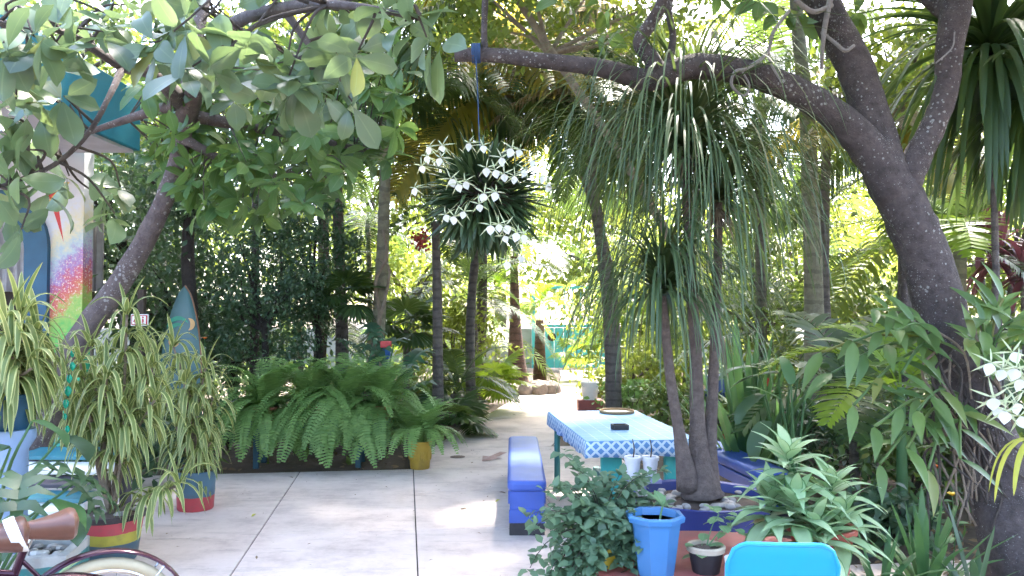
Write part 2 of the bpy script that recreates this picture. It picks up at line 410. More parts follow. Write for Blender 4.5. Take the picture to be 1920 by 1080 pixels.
# ------------------------------------------------------------------ the ground, patio and path
def concrete(name):
    m, nt, b, N, L = nodes(name)
    f = noise(nt, 2.2, 8, rough=.72); col = ramp(nt, f, [(.32, (.48, .39, .355)), (.5, (.64, .54, .49)), (.7, (.72, .62, .57))])
    st = ramp(nt, noise(nt, 3.2, 7, rough=.8, stretch=(.5, 2.2, 1)), [(.53, (0, 0, 0)), (.66, (1, 1, 1))])
    col = mixc(nt, math_n(nt, 'MULTIPLY', st, .42), col, (.27, .215, .19))
    sp = ramp(nt, noise(nt, 26, 4, rough=.6), [(.66, (0, 0, 0)), (.72, (1, 1, 1))]); col = mixc(nt, math_n(nt, 'MULTIPLY', sp, .4), col, (.28, .24, .21))
    oi = N.new('ShaderNodeObjectInfo'); hs = N.new('ShaderNodeHueSaturation')
    L.new(math_n(nt, 'ADD', math_n(nt, 'MULTIPLY', oi.outputs['Random'], .12), .92), hs.inputs['Value']); L.new(col, hs.inputs['Color'])
    L.new(hs.outputs[0], b.inputs['Base Color']); b.inputs['Roughness'].default_value = .75
    bump(nt, noise(nt, 40, 6, rough=.7), .25, .006, b); return m
m_conc = concrete('concrete')
m_joint = mat('joint', (.09, .075, .065), (.05, .042, .04), 20, .95)
me = bpy.data.meshes.new('ground'); N_ = 60; xs = np.linspace(-1, 1, N_ + 1); gx = np.sign(xs) * np.abs(xs) ** 3 * 400
gv = [(x, y + 10, -.05 + (.02 * math.sin(x * 1.7) * math.cos(y * 1.3) - .02 if abs(x) < 60 else -.02)) for y in gx for x in gx]
gf = [(j * (N_ + 1) + i, j * (N_ + 1) + i + 1, (j + 1) * (N_ + 1) + i + 1, (j + 1) * (N_ + 1) + i) for j in range(N_) for i in range(N_)]
me.from_pydata(gv, [], gf); me.update()
tag(part('ground', me, m_ground), kind='structure', label='brown garden soil under the plants')
TH = math.radians(7.5); uax = Vector((math.cos(TH), math.sin(TH), 0)); vax = Vector((-math.sin(TH), math.cos(TH), 0)); A0 = Vector((-1.07, 8.73, 0))
def patio_pt(u, v, z=0): return A0 + uax * u + vax * v + Vector((0, 0, z))
patio = HS().add([patio_pt(*q, -.012) for q in ((-6, -11), (7.2, -11), (7.2, -3.72), (2.42, -3.72), (2.42, 1.25), (-.05, 1.25), (-.05, 0), (-6, 0))], [(0, 1, 2, 3, 4, 5, 6, 7)]).obj('patio', m_joint)
tag(patio, 'pale concrete slab patio with dark joints', kind='structure')
def slab(corners, parent):
    cs = [Vector(c) for c in corners]; mid = sum(cs, Vector()) / len(cs)
    h = HS(); n = len(cs); dz = random.uniform(-.0015, .0015)
    top = [mid + (c - mid) * (1 - .007 / max(.3, (c - mid).length)) for c in cs]
    low = [c + Vector((0, 0, -.04)) for c in top]
    h.add([c + Vector((0, 0, dz)) for c in top] + low, [tuple(range(n))] + [(i, n + i, n + (i + 1) % n, (i + 1) % n) for i in range(n)])
    return h.obj('slab', m_conc, parent, bev=.004)
UE = [-6, -4.8, -3.6, -2.4, -1.2, 0, 1.2, 2.4, 3.6, 4.8, 6.0, 7.2]; VE = [1.25, 0, -1.14, -2.46, -3.7, -4.9, -6.1]
for j in range(len(VE) - 1):
    for i in range(len(UE) - 1):
        if j == 0 and UE[i] < 0: continue
        if UE[i] >= 2.4 and j < 4: continue
        slab([patio_pt(UE[i], VE[j + 1]), patio_pt(UE[i + 1], VE[j + 1]), patio_pt(UE[i + 1], VE[j]), patio_pt(UE[i], VE[j])], patio)
pl = [Vector(q) for q in ((-1.02, 9.98, 0), (-.78, 11.4, 0), (-.5, 12.9, 0), (-.2, 14.5, 0), (.15, 16.3, 0), (.95, 18.2, 0), (1.25, 20.5, 0), (1.4, 23.5, 0))]
pr_ = [Vector(q) for q in ((.5, 10.2, 0), (.72, 11.4, 0), (.98, 12.9, 0), (1.25, 14.5, 0), (1.6, 16.3, 0), (2.1, 18.2, 0), (2.5, 20.5, 0), (2.7, 23.5, 0))]
dz = Vector((0, 0, -.012))
path = HS().add([p + dz for p in pl] + [p + dz for p in reversed(pr_)], [tuple(range(15, -1, -1))]).obj('path', m_joint)
tag(path, 'concrete footpath leading between palms to the turquoise gate', kind='structure')
for i in range(7): slab([pl[i], pr_[i], pr_[i + 1], pl[i + 1]], path)
m_arrow = mat('faded_red_paint', (.33, .17, .15), (.45, .33, .30), 14, .8, .05)
ar = G(925, 857) ; a0 = math.radians(-118); ca, sa = math.cos(a0), math.sin(a0)
ap = [(-.30, .055), (.02, .055), (.02, .16), (.30, 0), (.02, -.16), (.02, -.055), (-.30, -.055)]
ar_o = HS().add([(ar.x + (x * ca - y * sa) * .85, ar.y + (x * sa + y * ca) * 1.15, .0065) for x, y in ap], [(0, 1, 5, 6), (2, 3, 4)][:1] + [(2, 4, 3)]).obj('painted_arrow', m_arrow, path, label='faded red arrow painted on the concrete')
drain = G(858, 857)
HS().lathe([(.09, .002), (.085, .006), (0, .006)], 20, drain).obj('drain_cover', mat('rust', (.18, .12, .1), (.1, .07, .06), 30, .8), path)

# leaf litter on the beds, scattered fallen leaves on the slabs
lt = blade(.09, .045, 3, 'ovate', .3, .15); n = 5200
pos = np.stack([U(-9, 10, n), U(8.6, 24, n), U(-.03, .0, n)], 1)
k1 = (pos[:, 0] < -1.25 + (pos[:, 1] - 9) * .16) | (pos[:, 0] > .75 + (pos[:, 1] - 9) * .2)
more = np.stack([U(2.2, 6, 1500), U(3, 9, 1500), U(-.0, .02, 1500)], 1)
pos = np.concatenate([pos[k1], more]); n = len(pos)
dd = np.stack([U(-1, 1, n), U(-1, 1, n), U(-.15, .25, n)], 1)
tag(part('leaf_litter', mq(inst(lt, frames(dd, np.stack([U(-.4, .4, n), U(-.4, .4, n), np.ones(n)], 1)), pos, U(.5, 1.4, n)), 'leaf_litter', L_dead)), 'brown fallen leaves littering the soil beds', kind='stuff')
n = 1100; uu = U(-4.5, 3.5, n); vv = U(-5, 1.2, n); pos = np.array([list(patio_pt(a_, b_, .004)) for a_, b_ in zip(uu, vv)]); ok_ = (rng.uniform(0, 1, n) < np.clip((vv + 3.5) / 4.5, .12, 1)) & ~((vv > 0) & (uu < 0)); pos = pos[ok_]; n = len(pos)
tag(part('patio_debris', mq(inst(blade(.022, .009, 2, 'ovate', .3, .2), frames(np.stack([U(-1, 1, n), U(-1, 1, n), U(0, .2, n)], 1)), pos, rng.gamma(2, .4, n) + .25), 'patio_debris', L_dead)), 'tiny bits of dead leaf scattered over the slabs', kind='stuff')
lv = [mq(blade(.08, .03, 4, 'ovate', .5, .3), 'fallen_leaf', L_dead), mq(blade(.07, .025, 4, 'lance', .4, .4), 'fallen_leaf', L_yel)]
FL = [(938, 938, 1, 'yellowed fallen leaf on the slabs beside the blue bench'), (935, 924, 0, 'thin brown leaf lying beside the blue bench'), (875, 956, 0, 'tiny brown leaf scrap on the slab left of the bench'),
      (480, 965, 1, 'small yellowish leaf on the patio by the leaning spray'), (1045, 873, 0, 'brown leaf on the slab under the table'), (900, 795, 0, 'brown leaf on the path past the arrow'),
      (960, 778, 0, 'brown leaf in the middle of the sunlit path')]
for px, py, k, lb in FL:
    o = part('fallen_leaf', lv[k], None, M=Matrix.Translation(G(px, py) + Vector((0, 0, .008))) @ Matrix.Rotation(random.uniform(0, 6), 4, 'Z') @ Matrix.Scale(1.2, 4)); tag(o, lb, 'leaf', 'fallen leaves on the paving')

# ------------------------------------------------------------------ the building with mural and arch
def mural():
    m, nt, b, N, L = nodes('mural_paint')
    tc = N.new('ShaderNodeTexCoord'); s = N.new('ShaderNodeSeparateXYZ'); L.new(tc.outputs['Object'], s.inputs[0])
    nz = math_n(nt, 'MULTIPLY', math_n(nt, 'SUBTRACT', noise(nt, 9, 6, rough=.75), .5), .9)
    diag = math_n(nt, 'MULTIPLY', math_n(nt, 'ADD', s.outputs[0], 4.9), -.9)
    h = math_n(nt, 'DIVIDE', math_n(nt, 'ADD', math_n(nt, 'ADD', s.outputs[2], nz), diag), 4.0)
    col = ramp(nt, h, [(0, (.04, .3, .26)), (.28, (.03, .4, .16)), (.35, (.14, .42, .08)), (.40, (.36, .46, .1)), (.43, (.58, .17, .08)), (.47, (.55, .1, .12)), (.515, (.35, .2, .42)), (.56, (.42, .52, .55)), (.61, (.7, .62, .4)), (.67, (.66, .66, .7))])
    col = mixc(nt, math_n(nt, 'MULTIPLY', ramp(nt, noise(nt, 45, 3), [(.55, (0, 0, 0)), (.62, (1, 1, 1))]), ramp(nt, h, [(.38, (0, 0, 0)), (.43, (1, 1, 1)), (.52, (1, 1, 1)), (.57, (0, 0, 0))])), col, (.75, .6, .5))
    # two painted red and yellow feather strokes near the top
    for x0, dx, z0, z1, c in ((-4.83, .03, 2.45, 3.05, (.6, .05, .05)), (-5.12, -.12, 2.75, 3.1, (.75, .5, .05))):
        lean = math_n(nt, 'MULTIPLY', math_n(nt, 'SUBTRACT', s.outputs[2], z0), -.25 if dx > 0 else .9)
        d = math_n(nt, 'ABSOLUTE', math_n(nt, 'SUBTRACT', math_n(nt, 'SUBTRACT', s.outputs[0], x0), lean))
        wd = math_n(nt, 'MULTIPLY', math_n(nt, 'SUBTRACT', s.outputs[2], z0), .09)
        on = math_n(nt, 'MULTIPLY', math_n(nt, 'LESS_THAN', d, wd), math_n(nt, 'LESS_THAN', s.outputs[2], z1)); col = mixc(nt, on, col, c)
    L.new(col, b.inputs['Base Color']); b.inputs['Roughness'].default_value = .55; bump(nt, noise(nt, 30, 5), .2, .01, b); return m
m_white = mat('white_plaster', (.6, .58, .6), (.5, .48, .5), 5, .8, .2)
m_teal = mat('turquoise_paint', (.02, .22, .29), (.018, .18, .24), 4, .5, .1)
m_navy = mat('dark_blue_paint', (.02, .10, .18), (.016, .075, .14), 5, .55, .1)
m_corr = mat('corrugated_metal', (.45, .44, .46), (.3, .29, .3), 6, .45, .1, metal=.4)
m_wood = mat('dark_timber', (.06, .042, .03), (.03, .022, .016), 5, .8, .4, stretch=(8, 8, 1))
bl = thing('painted_building', 'white building with flower mural, dark blue archway and turquoise canopy', 'building', (-6, 8.6, 0))
XR = -4.62; YW = 8.6
def arch_pts(xl, xr, zt, r, n=10):
    out = [(xl, -.05)] + [(xl + r - r * math.cos(a), zt - r + r * math.sin(a)) for a in np.linspace(0, PI / 2, n)]
    return out + [(xr - r + r * math.cos(a), zt - r + r * math.sin(a)) for a in np.linspace(PI / 2, 0, n)] + [(xr, -.05)]
def wall_xz(polys, y0, y1):
    h = HS()
    for q in polys:
        n = len(q); h.add([(x, y0, z) for x, z in q] + [(x, y1, z) for x, z in q], [tuple(range(n)), tuple(range(2 * n - 1, n - 1, -1))] + [(i, n + i, n + (i + 1) % n, (i + 1) % n) for i in range(n)])
    return h
outer = arch_pts(-7.4, -4.97, 3.02, .62); inner = arch_pts(-7.15, -5.22, 2.78, .42)
h = HS(); n = len(outer)
for q0, q1 in ((outer, inner),):
    V = [(x, YW - .06, z) for x, z in q0] + [(x, YW - .06, z) for x, z in q1] + [(x, YW + .25, z) for x, z in q0] + [(x, YW + .25, z) for x, z in q1]
    h.add(V, [f for i in range(n - 1) for f in ((i, i + 1, n + i + 1, n + i), (2 * n + i, 3 * n + i, 3 * n + i + 1, 2 * n + i + 1), (n + i, n + i + 1, 3 * n + i + 1, 3 * n + i), (i, 2 * n + i, 2 * n + i + 1, i + 1))])
h.obj('arch_trim', m_navy, bl, world=True)
q = arch_pts(-7.4, -4.97, 3.02, .62)
h = HS()
top = [(x, 4.1) for x, z in q]
for i in range(1, len(q) - 2):
    (xa, za), (xb, zb) = q[i], q[i + 1]
    h.add([(xa, YW, za), (xb, YW, zb), (xb, YW, 3.9), (xa, YW, 3.9), (xa, YW + .2, za), (xb, YW + .2, zb), (xb, YW + .2, 3.9), (xa, YW + .2, 3.9)], [(0, 1, 2, 3), (5, 4, 7, 6), (0, 4, 5, 1)])
h.box(((-4.97 + XR) / 2, YW + .1, 1.95), (XR + 4.97, .2, 3.9)); h.box((-8.4, YW + .1, 1.95), (2.0, .2, 3.9))
h.obj('wall', mural(), bl, world=True)
h = HS().box((-7.9, YW + 2.6, 1.95), (3.6, .15, 3.9)); h.obj('rear_wall', m_white, bl, world=True)
h = HS().box((-5.42, YW + 1.32, 1.95), (.14, 2.5, 3.88), Matrix.Rotation(math.radians(33), 3, 'Z')); h.obj('side_wall', m_white, bl, world=True)
can = HS().box((-6.6, 6.95, 3.72), (5.3, 3.0, .62)).obj('canopy', m_teal, bl, world=True, bev=.01)
HS().box((-6.6, 6.95, 3.395), (5.2, 2.9, .03)).obj('soffit', m_white, can, world=True)
HS().box((-7.7, 10.2, 3.95), (3.2, 2.4, .12)).obj('roof', m_white, bl, world=True)
xs = np.arange(-7.3, -5.0, .02); h = HS()
V = [(x, YW + 1.2 + .03 * math.sin(x * 2 * PI / .11), z) for x in xs for z in (1.95, 2.95)]
h.add(V, [(2 * i, 2 * i + 2, 2 * i + 3, 2 * i + 1) for i in range(len(xs) - 1)]).obj('shutter', m_corr, bl, world=True, smooth=False, label='corrugated grey metal sheet')
HS().box((-6.2, YW + 1.0, .52), (2.0, .5, 1.04)).obj('counter', m_wood, bl, world=True, bev=.01)
HS().box((-6.2, YW + 1.35, 1.5), (2.0, .04, .9)).obj('dark_board', m_wood, bl, world=True)

# ------------------------------------------------------------------ surfboard, sign
m_board = mat('surfboard_foam', (.05, .12, .12), (.04, .10, .10), 3, .4, .03)
def surfboard():
    b = P(335, 790, 9.0); b.z = 0; t = thing('surfboard', 'pale teal surfboard with curled green and orange motif standing upright', 'surfboard', b)
    H = 2.0; prof = []
    n = 22
    for i in range(n + 1):
        s = i / n; prof.append((.235 * math.sin(PI * min(1, s * .93 + .07)) ** .62 if s < 1 else .004, s * H))
    V = []; Fs = []
    for w, z in prof:
        for a in range(12):
            an = 2 * PI * a / 12; V.append((w * math.cos(an), .035 * math.sin(an) * min(1, w * 9) + .12 * (z / H) ** 2 , z))
    for i in range(n):
        for a in range(12): Fs.append((i * 12 + a, i * 12 + (a + 1) % 12, (i + 1) * 12 + (a + 1) % 12, (i + 1) * 12 + a))
    HS().add(V, Fs).obj('deck', m_board, t, smooth=True)
    rail = [(w * 1.0 + .002, .12 * (z / H) ** 2, z) for w, z in prof]
    HS().tube(rail, .009, 6, 1).obj('rail', mat('rail_brown', (.25, .12, .06), None, 8, .5), t, smooth=True)
    def cres(cx, cz, r, a0, a1, wd, col, nm):
        V = []; m = 14
        for i in range(m + 1):
            a = a0 + (a1 - a0) * i / m; wv = wd * math.sin(PI * i / m) + .002
            for rr in (r - wv, r + wv):
                z = cz + rr * math.sin(a); V.append((cx + rr * math.cos(a), -.04 + .12 * (z / H) ** 2, z))
        HS().add(V, [(2 * i, 2 * i + 2, 2 * i + 3, 2 * i + 1) for i in range(m)]).obj(nm, col, t)
    g = mat('motif_green', (.02, .25, .14), None, 10, .5); o_ = mat('motif_orange', (.6, .35, .12), None, 10, .5)
    cres(-.03, 1.50, .13, .6, 3.0, .022, g, 'motif'); cres(-.03, 1.47, .09, .9, 3.4, .02, g, 'motif'); cres(.06, 1.56, .07, -1.2, 1.3, .025, o_, 'motif'); cres(-.06, 1.40, .07, 3.4, 5.4, .025, o_, 'motif')
    for k in range(3): HS().box((0, -.036 + .12 * ((.7 + k * .35) / H) ** 2, .7 + k * .35), (.3, .004, .008)).obj('stripe', m_navy, t)
surfboard()
m_red = mat('sign_red', (.45, .035, .04), (.38, .03, .035), 8, .5, .02); m_pw = mat('white_paint', (.8, .8, .78), (.7, .7, .68), 12, .5, .03)
b = P(262, 600, 8.7); sg = thing('restroom_sign', 'small red restroom sign with white figures on a dark post', 'sign', (b.x, b.y, 0))
HS().box((.0, .045, .97), (.07, .07, 1.95)).obj('post', m_wood, sg, bev=.004)
HS().box((0, 0, b.z), (.19, .012, .125)).obj('border', m_pw, sg, bev=.003)
HS().box((0, -.008, b.z), (.17, .012, .105)).obj('panel', m_red, sg)
for dx, w in ((-.042, 1), (.042, 0)):
    HS().box((dx, -.015, b.z), (.062, .004, .085)).obj('pictogram_field', m_pw, sg)
    HS().lathe([(.0, 0), (.011, 0), (.011, .002), (0, .002)], 12).xf(Matrix.Translation((dx, -.0175, b.z + .028)) @ Matrix.Rotation(PI / 2, 4, 'X')).obj('pictogram', m_red, sg)
    q = [(-.008, .014), (.008, .014), (.022 if w else .012, -.02), (.006, -.02), (.006, -.038), (-.006, -.038), (-.006, -.02), (-.022 if w else -.012, -.02)]
    HS().add([(dx + x, -.0185, b.z + z) for x, z in q], [tuple(range(len(q)))]).obj('pictogram', m_red, sg)

# ------------------------------------------------------------------ the turquoise gate at the end of the path
m_gate = mat('gate_paint', (.08, .42, .38), (.06, .34, .33), 3, .5, .1)
gt = thing('turquoise_gate', 'turquoise gate with barred upper half at the far end of the path', 'gate', (1.7, 24.2, 0))
for k in range(7): HS().box((-.85 + k * .283, 0, .62), (.272, .04, 1.2)).obj('board', m_gate, gt, bev=.006)
for x in (-1.05, 1.05): HS().box((x, 0, 1.25), (.1, .1, 2.5)).obj('post', m_gate, gt, bev=.01)
for z in (1.28, 2.44): HS().box((0, .003, z), (2.0, .06, .08)).obj('rail', m_gate, gt, bev=.006)
for k in range(8): HS().tube([(-.87 + k * .25, 0, 1.3), (-.87 + k * .25, 0, 2.42)], .012, 6, 1).obj('bar', m_gate, gt, smooth=True)
HS().lathe([(0, -.03), (.12, -.03), (.13, 0), (0, .02)], 16).xf(Matrix.Translation((-.5, -.03, .95)) @ Matrix.Rotation(PI / 2, 4, 'X')).obj('ring_handle', m_wood, gt)
m_wallp = mat('pale_wall', (.34, .33, .27), (.22, .22, .17), 2, .85, .3)
w = thing('boundary_wall', 'pale plastered wall on both sides of the turquoise gate', 'wall', (0, 24.4, 0))
HS().box((-6.4, 24.4, .6), (14.0, .2, 1.2)).obj('wall_run', m_wallp, w, world=True, bev=.02); HS().box((9.8, 24.4, .6), (14.0, .2, 1.2)).obj('wall_run', m_wallp, w, world=True, bev=.02)

# ------------------------------------------------------------------ furniture and pots
m_blue = mat('bench_blue', (.045, .10, .40), (.035, .08, .33), 5, .42, .08, dirt=(.06, .10, .30))
m_black = mat('black_rubber', (.02, .018, .02), (.035, .03, .032), 14, .6, .1)
def bench(label, x0, y0, y1, w, zt, rz=0.0):
    L_ = y1 - y0; t = thing('blue_bench', label, 'bench', (x0 + w / 2, (y0 + y1) / 2, 0), rz, 'blue benches at the table')
    # padded seat with rounded ends
    r = .06; poly = []
    for cx, cy_, a0 in ((w / 2 - r, L_ / 2 - r, 0), (-w / 2 + r, L_ / 2 - r, PI / 2), (-w / 2 + r, -L_ / 2 + r, PI), (w / 2 - r, -L_ / 2 + r, 1.5 * PI)):
        for k in range(7): a = a0 + k * PI / 12; poly.append((cx + r * math.cos(a), cy_ + r * math.sin(a)))
    HS().prism(poly, zt - .085, zt).obj('seat', m_blue, t, bev=.028, seg=4, smooth=True)
    for s in (-1, 1):
        y = s * (L_ / 2 - .05)
        lg = HS().box((0, y, (zt - .085) * .64 + .0), (w - .035, .05, (zt - .085) * .72)).obj('leg', m_blue, t, bev=.004)
        HS().box((0, y - .028 * (1 if s < 0 else -1), .145), (w - .025, .02, .10)).obj('brace', m_blue, lg, bev=.003)
        HS().box((0, y, .048), (w - .03, .056, .096)).obj('foot', m_black, lg, bev=.003)
    HS().box((-w / 2 + .018, 0, zt - .14), (.025, L_ - .16, .10)).obj('apron', m_blue, t, bev=.003)
    HS().box((w / 2 - .018, 0, zt - .14), (.025, L_ - .16, .10)).obj('apron', m_blue, t, bev=.003)
bench('long blue padded bench standing on the slabs left of the table', -.035, 6.12, 8.35, .30, .415)
bench('blue bench mostly hidden behind the big round planter', 1.86, 6.5, 8.2, .30, .415, math.radians(7))
# table
m_leg = mat('teal_leg_paint', (.025, .17, .16), (.02, .12, .12), 7, .5, .1); m_teal2 = mat('sea_green_paint', (.04, .35, .32), (.03, .28, .27), 6, .5, .1)
m_ply = mat('table_wood', (.25, .17, .1), (.18, .12, .07), 6, .7, .2, stretch=(1, 10, 1))
TC = Vector((.88, 6.93, 0)); TR = math.radians(6.5)
tb = thing('garden_table', 'rectangular garden table with teal legs under a blue oilcloth', 'table', TC, TR)
HS().box((0, 0, .715), (.84, 1.78, .03)).obj('table_top', m_ply, tb, bev=.003)
for x, y, nm in ((-.36, .8, 0), (.36, .8, 0)): HS().tube([(x, y, 0), (x, y, .7)], .028, 10, 1).obj('leg', m_leg, tb, smooth=True)
for x, y in ((-.2, -.72), (.3, -.72)): HS().box((x, y, .35), (.16, .05, .7)).obj('leg', m_teal2, tb, bev=.006)
HS().box((0, .8, .64), (.7, .04, .08)).obj('apron', m_leg, tb); HS().box((0, 0, .2), (.05, 1.5, .05)).obj('stretcher', m_leg, tb)
def oilcloth():
    m, nt, b, N, L = nodes('oilcloth')
    tc = N.new('ShaderNodeTexCoord'); s = N.new('ShaderNodeSeparateXYZ'); L.new(tc.outputs['Object'], s.inputs[0])
    uv = N.new('ShaderNodeUVMap'); su = N.new('ShaderNodeSeparateXYZ'); L.new(uv.outputs[0], su.inputs[0])
    def grid(a, b_, sc, th):
        f1 = math_n(nt, 'ABSOLUTE', math_n(nt, 'SUBTRACT', math_n(nt, 'FRACT', math_n(nt, 'MULTIPLY', a, sc)), .5)); f2 = math_n(nt, 'ABSOLUTE', math_n(nt, 'SUBTRACT', math_n(nt, 'FRACT', math_n(nt, 'MULTIPLY', b_, sc)), .5))
        return math_n(nt, 'GREATER_THAN', math_n(nt, 'MAXIMUM', f1, f2), th)
    top = mixc(nt, grid(s.outputs[0], s.outputs[1], 9, .47), (.17, .36, .62), (.36, .52, .68))
    blot = ramp(nt, noise(nt, 7, 2), [(.56, (0, 0, 0)), (.64, (1, 1, 1))]); top = mixc(nt, math_n(nt, 'MULTIPLY', blot, .45), top, (.13, .30, .52))
    p = math_n(nt, 'ADD', su.outputs[0], su.outputs[1]); q = math_n(nt, 'SUBTRACT', su.outputs[0], su.outputs[1])
    side = mixc(nt, grid(p, q, 13, .34), (.11, .24, .45), (.52, .62, .7))
    isside = math_n(nt, 'GREATER_THAN', su.outputs[1], .004)
    L.new(mixc(nt, isside, top, side), b.inputs['Base Color']); b.inputs['Roughness'].default_value = .45; b.inputs['Specular IOR Level'].default_value = .35
    return m
def cloth():
    hx, hy, z = .435, .905, .738; per = []; nx, ny = 14, 30; r = .03
    for i in range(nx): per.append((-hx + 2 * hx * i / nx, -hy))
    for i in range(ny): per.append((hx, -hy + 2 * hy * i / ny))
    for i in range(nx): per.append((hx - 2 * hx * i / nx, hy))
    for i in range(ny): per.append((-hx, hy - 2 * hy * i / ny))
    n = len(per); V, UVv = [], []
    acc = [0]
    for i in range(n): a, b = per[i], per[(i + 1) % n]; acc.append(acc[-1] + math.hypot(a[0] - b[0], a[1] - b[1]))
    rows = [(.985, 0.0, 0), (1.0, .006, 0.006), (1.006, .05, .05), (1.012, .125, .125)]
    for k, (sc, drop, v) in enumerate(rows):
        for i, (x, y) in enumerate(per):
            wob = (.012 * math.sin(i * 1.3) + .008 * math.sin(i * 2.7 + 1)) * (drop / .125)
            l = math.hypot(x, y); V.append((x * (1 + (sc - 1)) + x / l * wob, y * (1 + (sc - 1) * .5) + y / l * wob, z - drop + (.006 * math.sin(i * .9) if k == 3 else 0))); UVv.append((acc[i], v))
    Fs = [(k * n + (i + 1) % n, k * n + i, (k + 1) * n + i, (k + 1) * n + (i + 1) % n) for k in range(3) for i in range(n)]
    Fs = [tuple(reversed(f)) for f in Fs]; Fs.append(tuple(range(n)))
    me = bpy.data.meshes.new('tablecloth'); me.from_pydata(V, [], Fs); uvl = me.uv_layers.new(name='UVMap')
    for poly in me.polygons:
        for li in poly.loop_indices:
            vi = me.loops[li].vertex_index; uu = UVv[vi] if poly.index != len(Fs) - 1 else (0, 0)
            if poly.index != len(Fs) - 1 and vi % n == 0 and any(me.loops[k].vertex_index % n == n - 1 for k in poly.loop_indices): uu = (acc[n], uu[1])
            uvl.data[li].uv = uu
    me.polygons.foreach_set('use_smooth', np.array([True] * (len(Fs) - 1) + [False], dtype=bool))
    o = part('tablecloth', me, oilcloth()); o.location = TC; o.rotation_euler.z = TR
    sm = o.modifiers.new('thick', 'SOLIDIFY'); sm.thickness = .0015
    tag(o, 'light blue oilcloth with lattice border spread over the garden table', 'tablecloth')
cloth()
ash = P(1162, 803, 6.6); ash = (ash.x, ash.y, .7385)
at_ = thing('ashtray', 'small dark rectangular ashtray on the blue tablecloth', 'ashtray', ash, .1)
HS().box((0, 0, .006), (.13, .1, .012)).obj('base', m_black, at_)
for s in (-1, 1): HS().box((s * .06, 0, .026), (.012, .1, .028)).obj('side', m_black, at_, bev=.002); HS().box((0, s * .045, .026), (.106, .012, .028)).obj('side', m_black, at_, bev=.002)
wb = thing('wicker_tray', 'round brown wicker tray at the far end of the table', 'tray', (1.0, 7.66, .7385))
m_wick = mat('wicker', (.3, .2, .11), (.2, .13, .07), 60, .7, .4)
HS().lathe([(0, .002), (.15, .002), (.165, .012), (.15, .008), (0, .006)], 28).obj('base', mat('wicker_pale', (.42, .40, .33), (.33, .3, .24), 50, .7), wb, smooth=True)
for k in range(3): HS().tube([(.163 * math.cos(a), .163 * math.sin(a), .010 + k * .007) for a in np.linspace(0, 2 * PI, 25)], .006, 6, 1).obj('ring', m_wick, wb, smooth=True)

def bands(name, stops, rough=.5, wob=.012):
    """painted bands by height in the pot's own coordinates"""
    m, nt, b, N, L = nodes(name)
    tc = N.new('ShaderNodeTexCoord'); s = N.new('ShaderNodeSeparateXYZ'); L.new(tc.outputs['Object'], s.inputs[0])
    z = math_n(nt, 'ADD', s.outputs[2], math_n(nt, 'MULTIPLY', math_n(nt, 'SUBTRACT', noise(nt, 6, 3), .5), wob * 2))
    col = None
    for z0, c in stops: col = c if col is None else mixc(nt, math_n(nt, 'GREATER_THAN', z, z0), col, c)
    col = mixc(nt, math_n(nt, 'MULTIPLY', ramp(nt, noise(nt, 12, 6), [(.5, (0, 0, 0)), (.7, (1, 1, 1))]), .3), col, (.12, .09, .07))
    L.new(col, b.inputs['Base Color']); b.inputs['Roughness'].default_value = rough; bump(nt, noise(nt, 40, 4), .15, .01, b); return m
def pot(t, r0, r1, h, m, n=32, rim=.012, lip=.03, soil=.03, rm=None, z=0.0):
    b = HS().lathe([(r0 * .95, 0), (r0, .01), (r1, h - lip), (r1, h - lip), (r1 - .015, h - lip), (r1 - .02, h - soil - .02)], n).obj('pot', m, t, smooth=n > 12, M=Matrix.Translation((0, 0, z)))
    HS().lathe([(r1 - .016, h - lip - .004), (r1 + rim, h - lip), (r1 + rim + .003, h - .006), (r1 + rim - .004, h), (r1 - .012, h - .004), (r1 - .018, h - lip)], n).obj('rim', rm or m, b, smooth=n > 12)
    HS().lathe([(r1 - .014, h - soil), (r1 * .5, h - soil + .012), (0, h - soil + .016)], 20).obj('soil', m_soil, t, smooth=True, M=Matrix.Translation((0, 0, z)))
    return b
def lobjs(t, name, meshes, items, label=None):
    """leaf objects: items (matrix); meshes chosen at random"""
    for i, M in enumerate(items):
        o = part(name, meshes[i % len(meshes)], None, t, M=M)
def yaw(p, az, s): return Matrix.Translation(p) @ Matrix.Rotation(az, 4, 'Z') @ Matrix.Scale(s, 4)

# round planter with the ponytail palm
m_planter = mat('planter_blue', (.035, .055, .26), (.028, .045, .2), 4, .45, .1, dirt=(.05, .06, .2))
PC = Vector((1.26, 5.42, 0))
pp = thing('ponytail_palm', 'ponytail palm with drooping grassy heads in a wide blue round planter', 'potted palm', PC)
HS().lathe([(.30, 0), (.34, .01), (.42, .25), (.47, .46), (.485, .475), (.47, .48), (.44, .47), (.43, .40)], 40).obj('planter', m_planter, pp, smooth=True)
sm_ = HS(); 
HS().lathe([(.44, .41), (.2, .43), (0, .44)], 24).obj('soil', m_soil, pp, smooth=True)
m_stone = mat('river_stone', (.42, .38, .34), (.28, .25, .23), 9, .7, .2, vary=.5)
stv = [HS().lathe([(0, -.02), (.035, -.012), (.045, .004), (.03, .02), (0, .024)], 9).V for _ in (0,)]
h0 = HS().lathe([(0, -.02), (.035, -.012), (.045, .004), (.03, .02), (0, .024)], 9); sme = bpy.data.meshes.new('stone'); sme.from_pydata(h0.V, [], h0.F); sme.materials.append(m_stone); sme.polygons.foreach_set('use_smooth', np.ones(len(sme.polygons), dtype=bool))
for k in range(46):
    a = U(0, 2 * PI); r = U(.16, .42); part('stone', sme, None, pp, M=Matrix.Translation((r * math.cos(a), r * math.sin(a), .44)) @ Matrix.Rotation(U(0, 6), 4, 'Z') @ Matrix.Diagonal((U(.5, 1.1), U(.5, .9), U(.6, 1.1), 1)))
m_pbark = bark('ponytail_bark', (.25, .19, .16), (.13, .095, .085), scale=22)
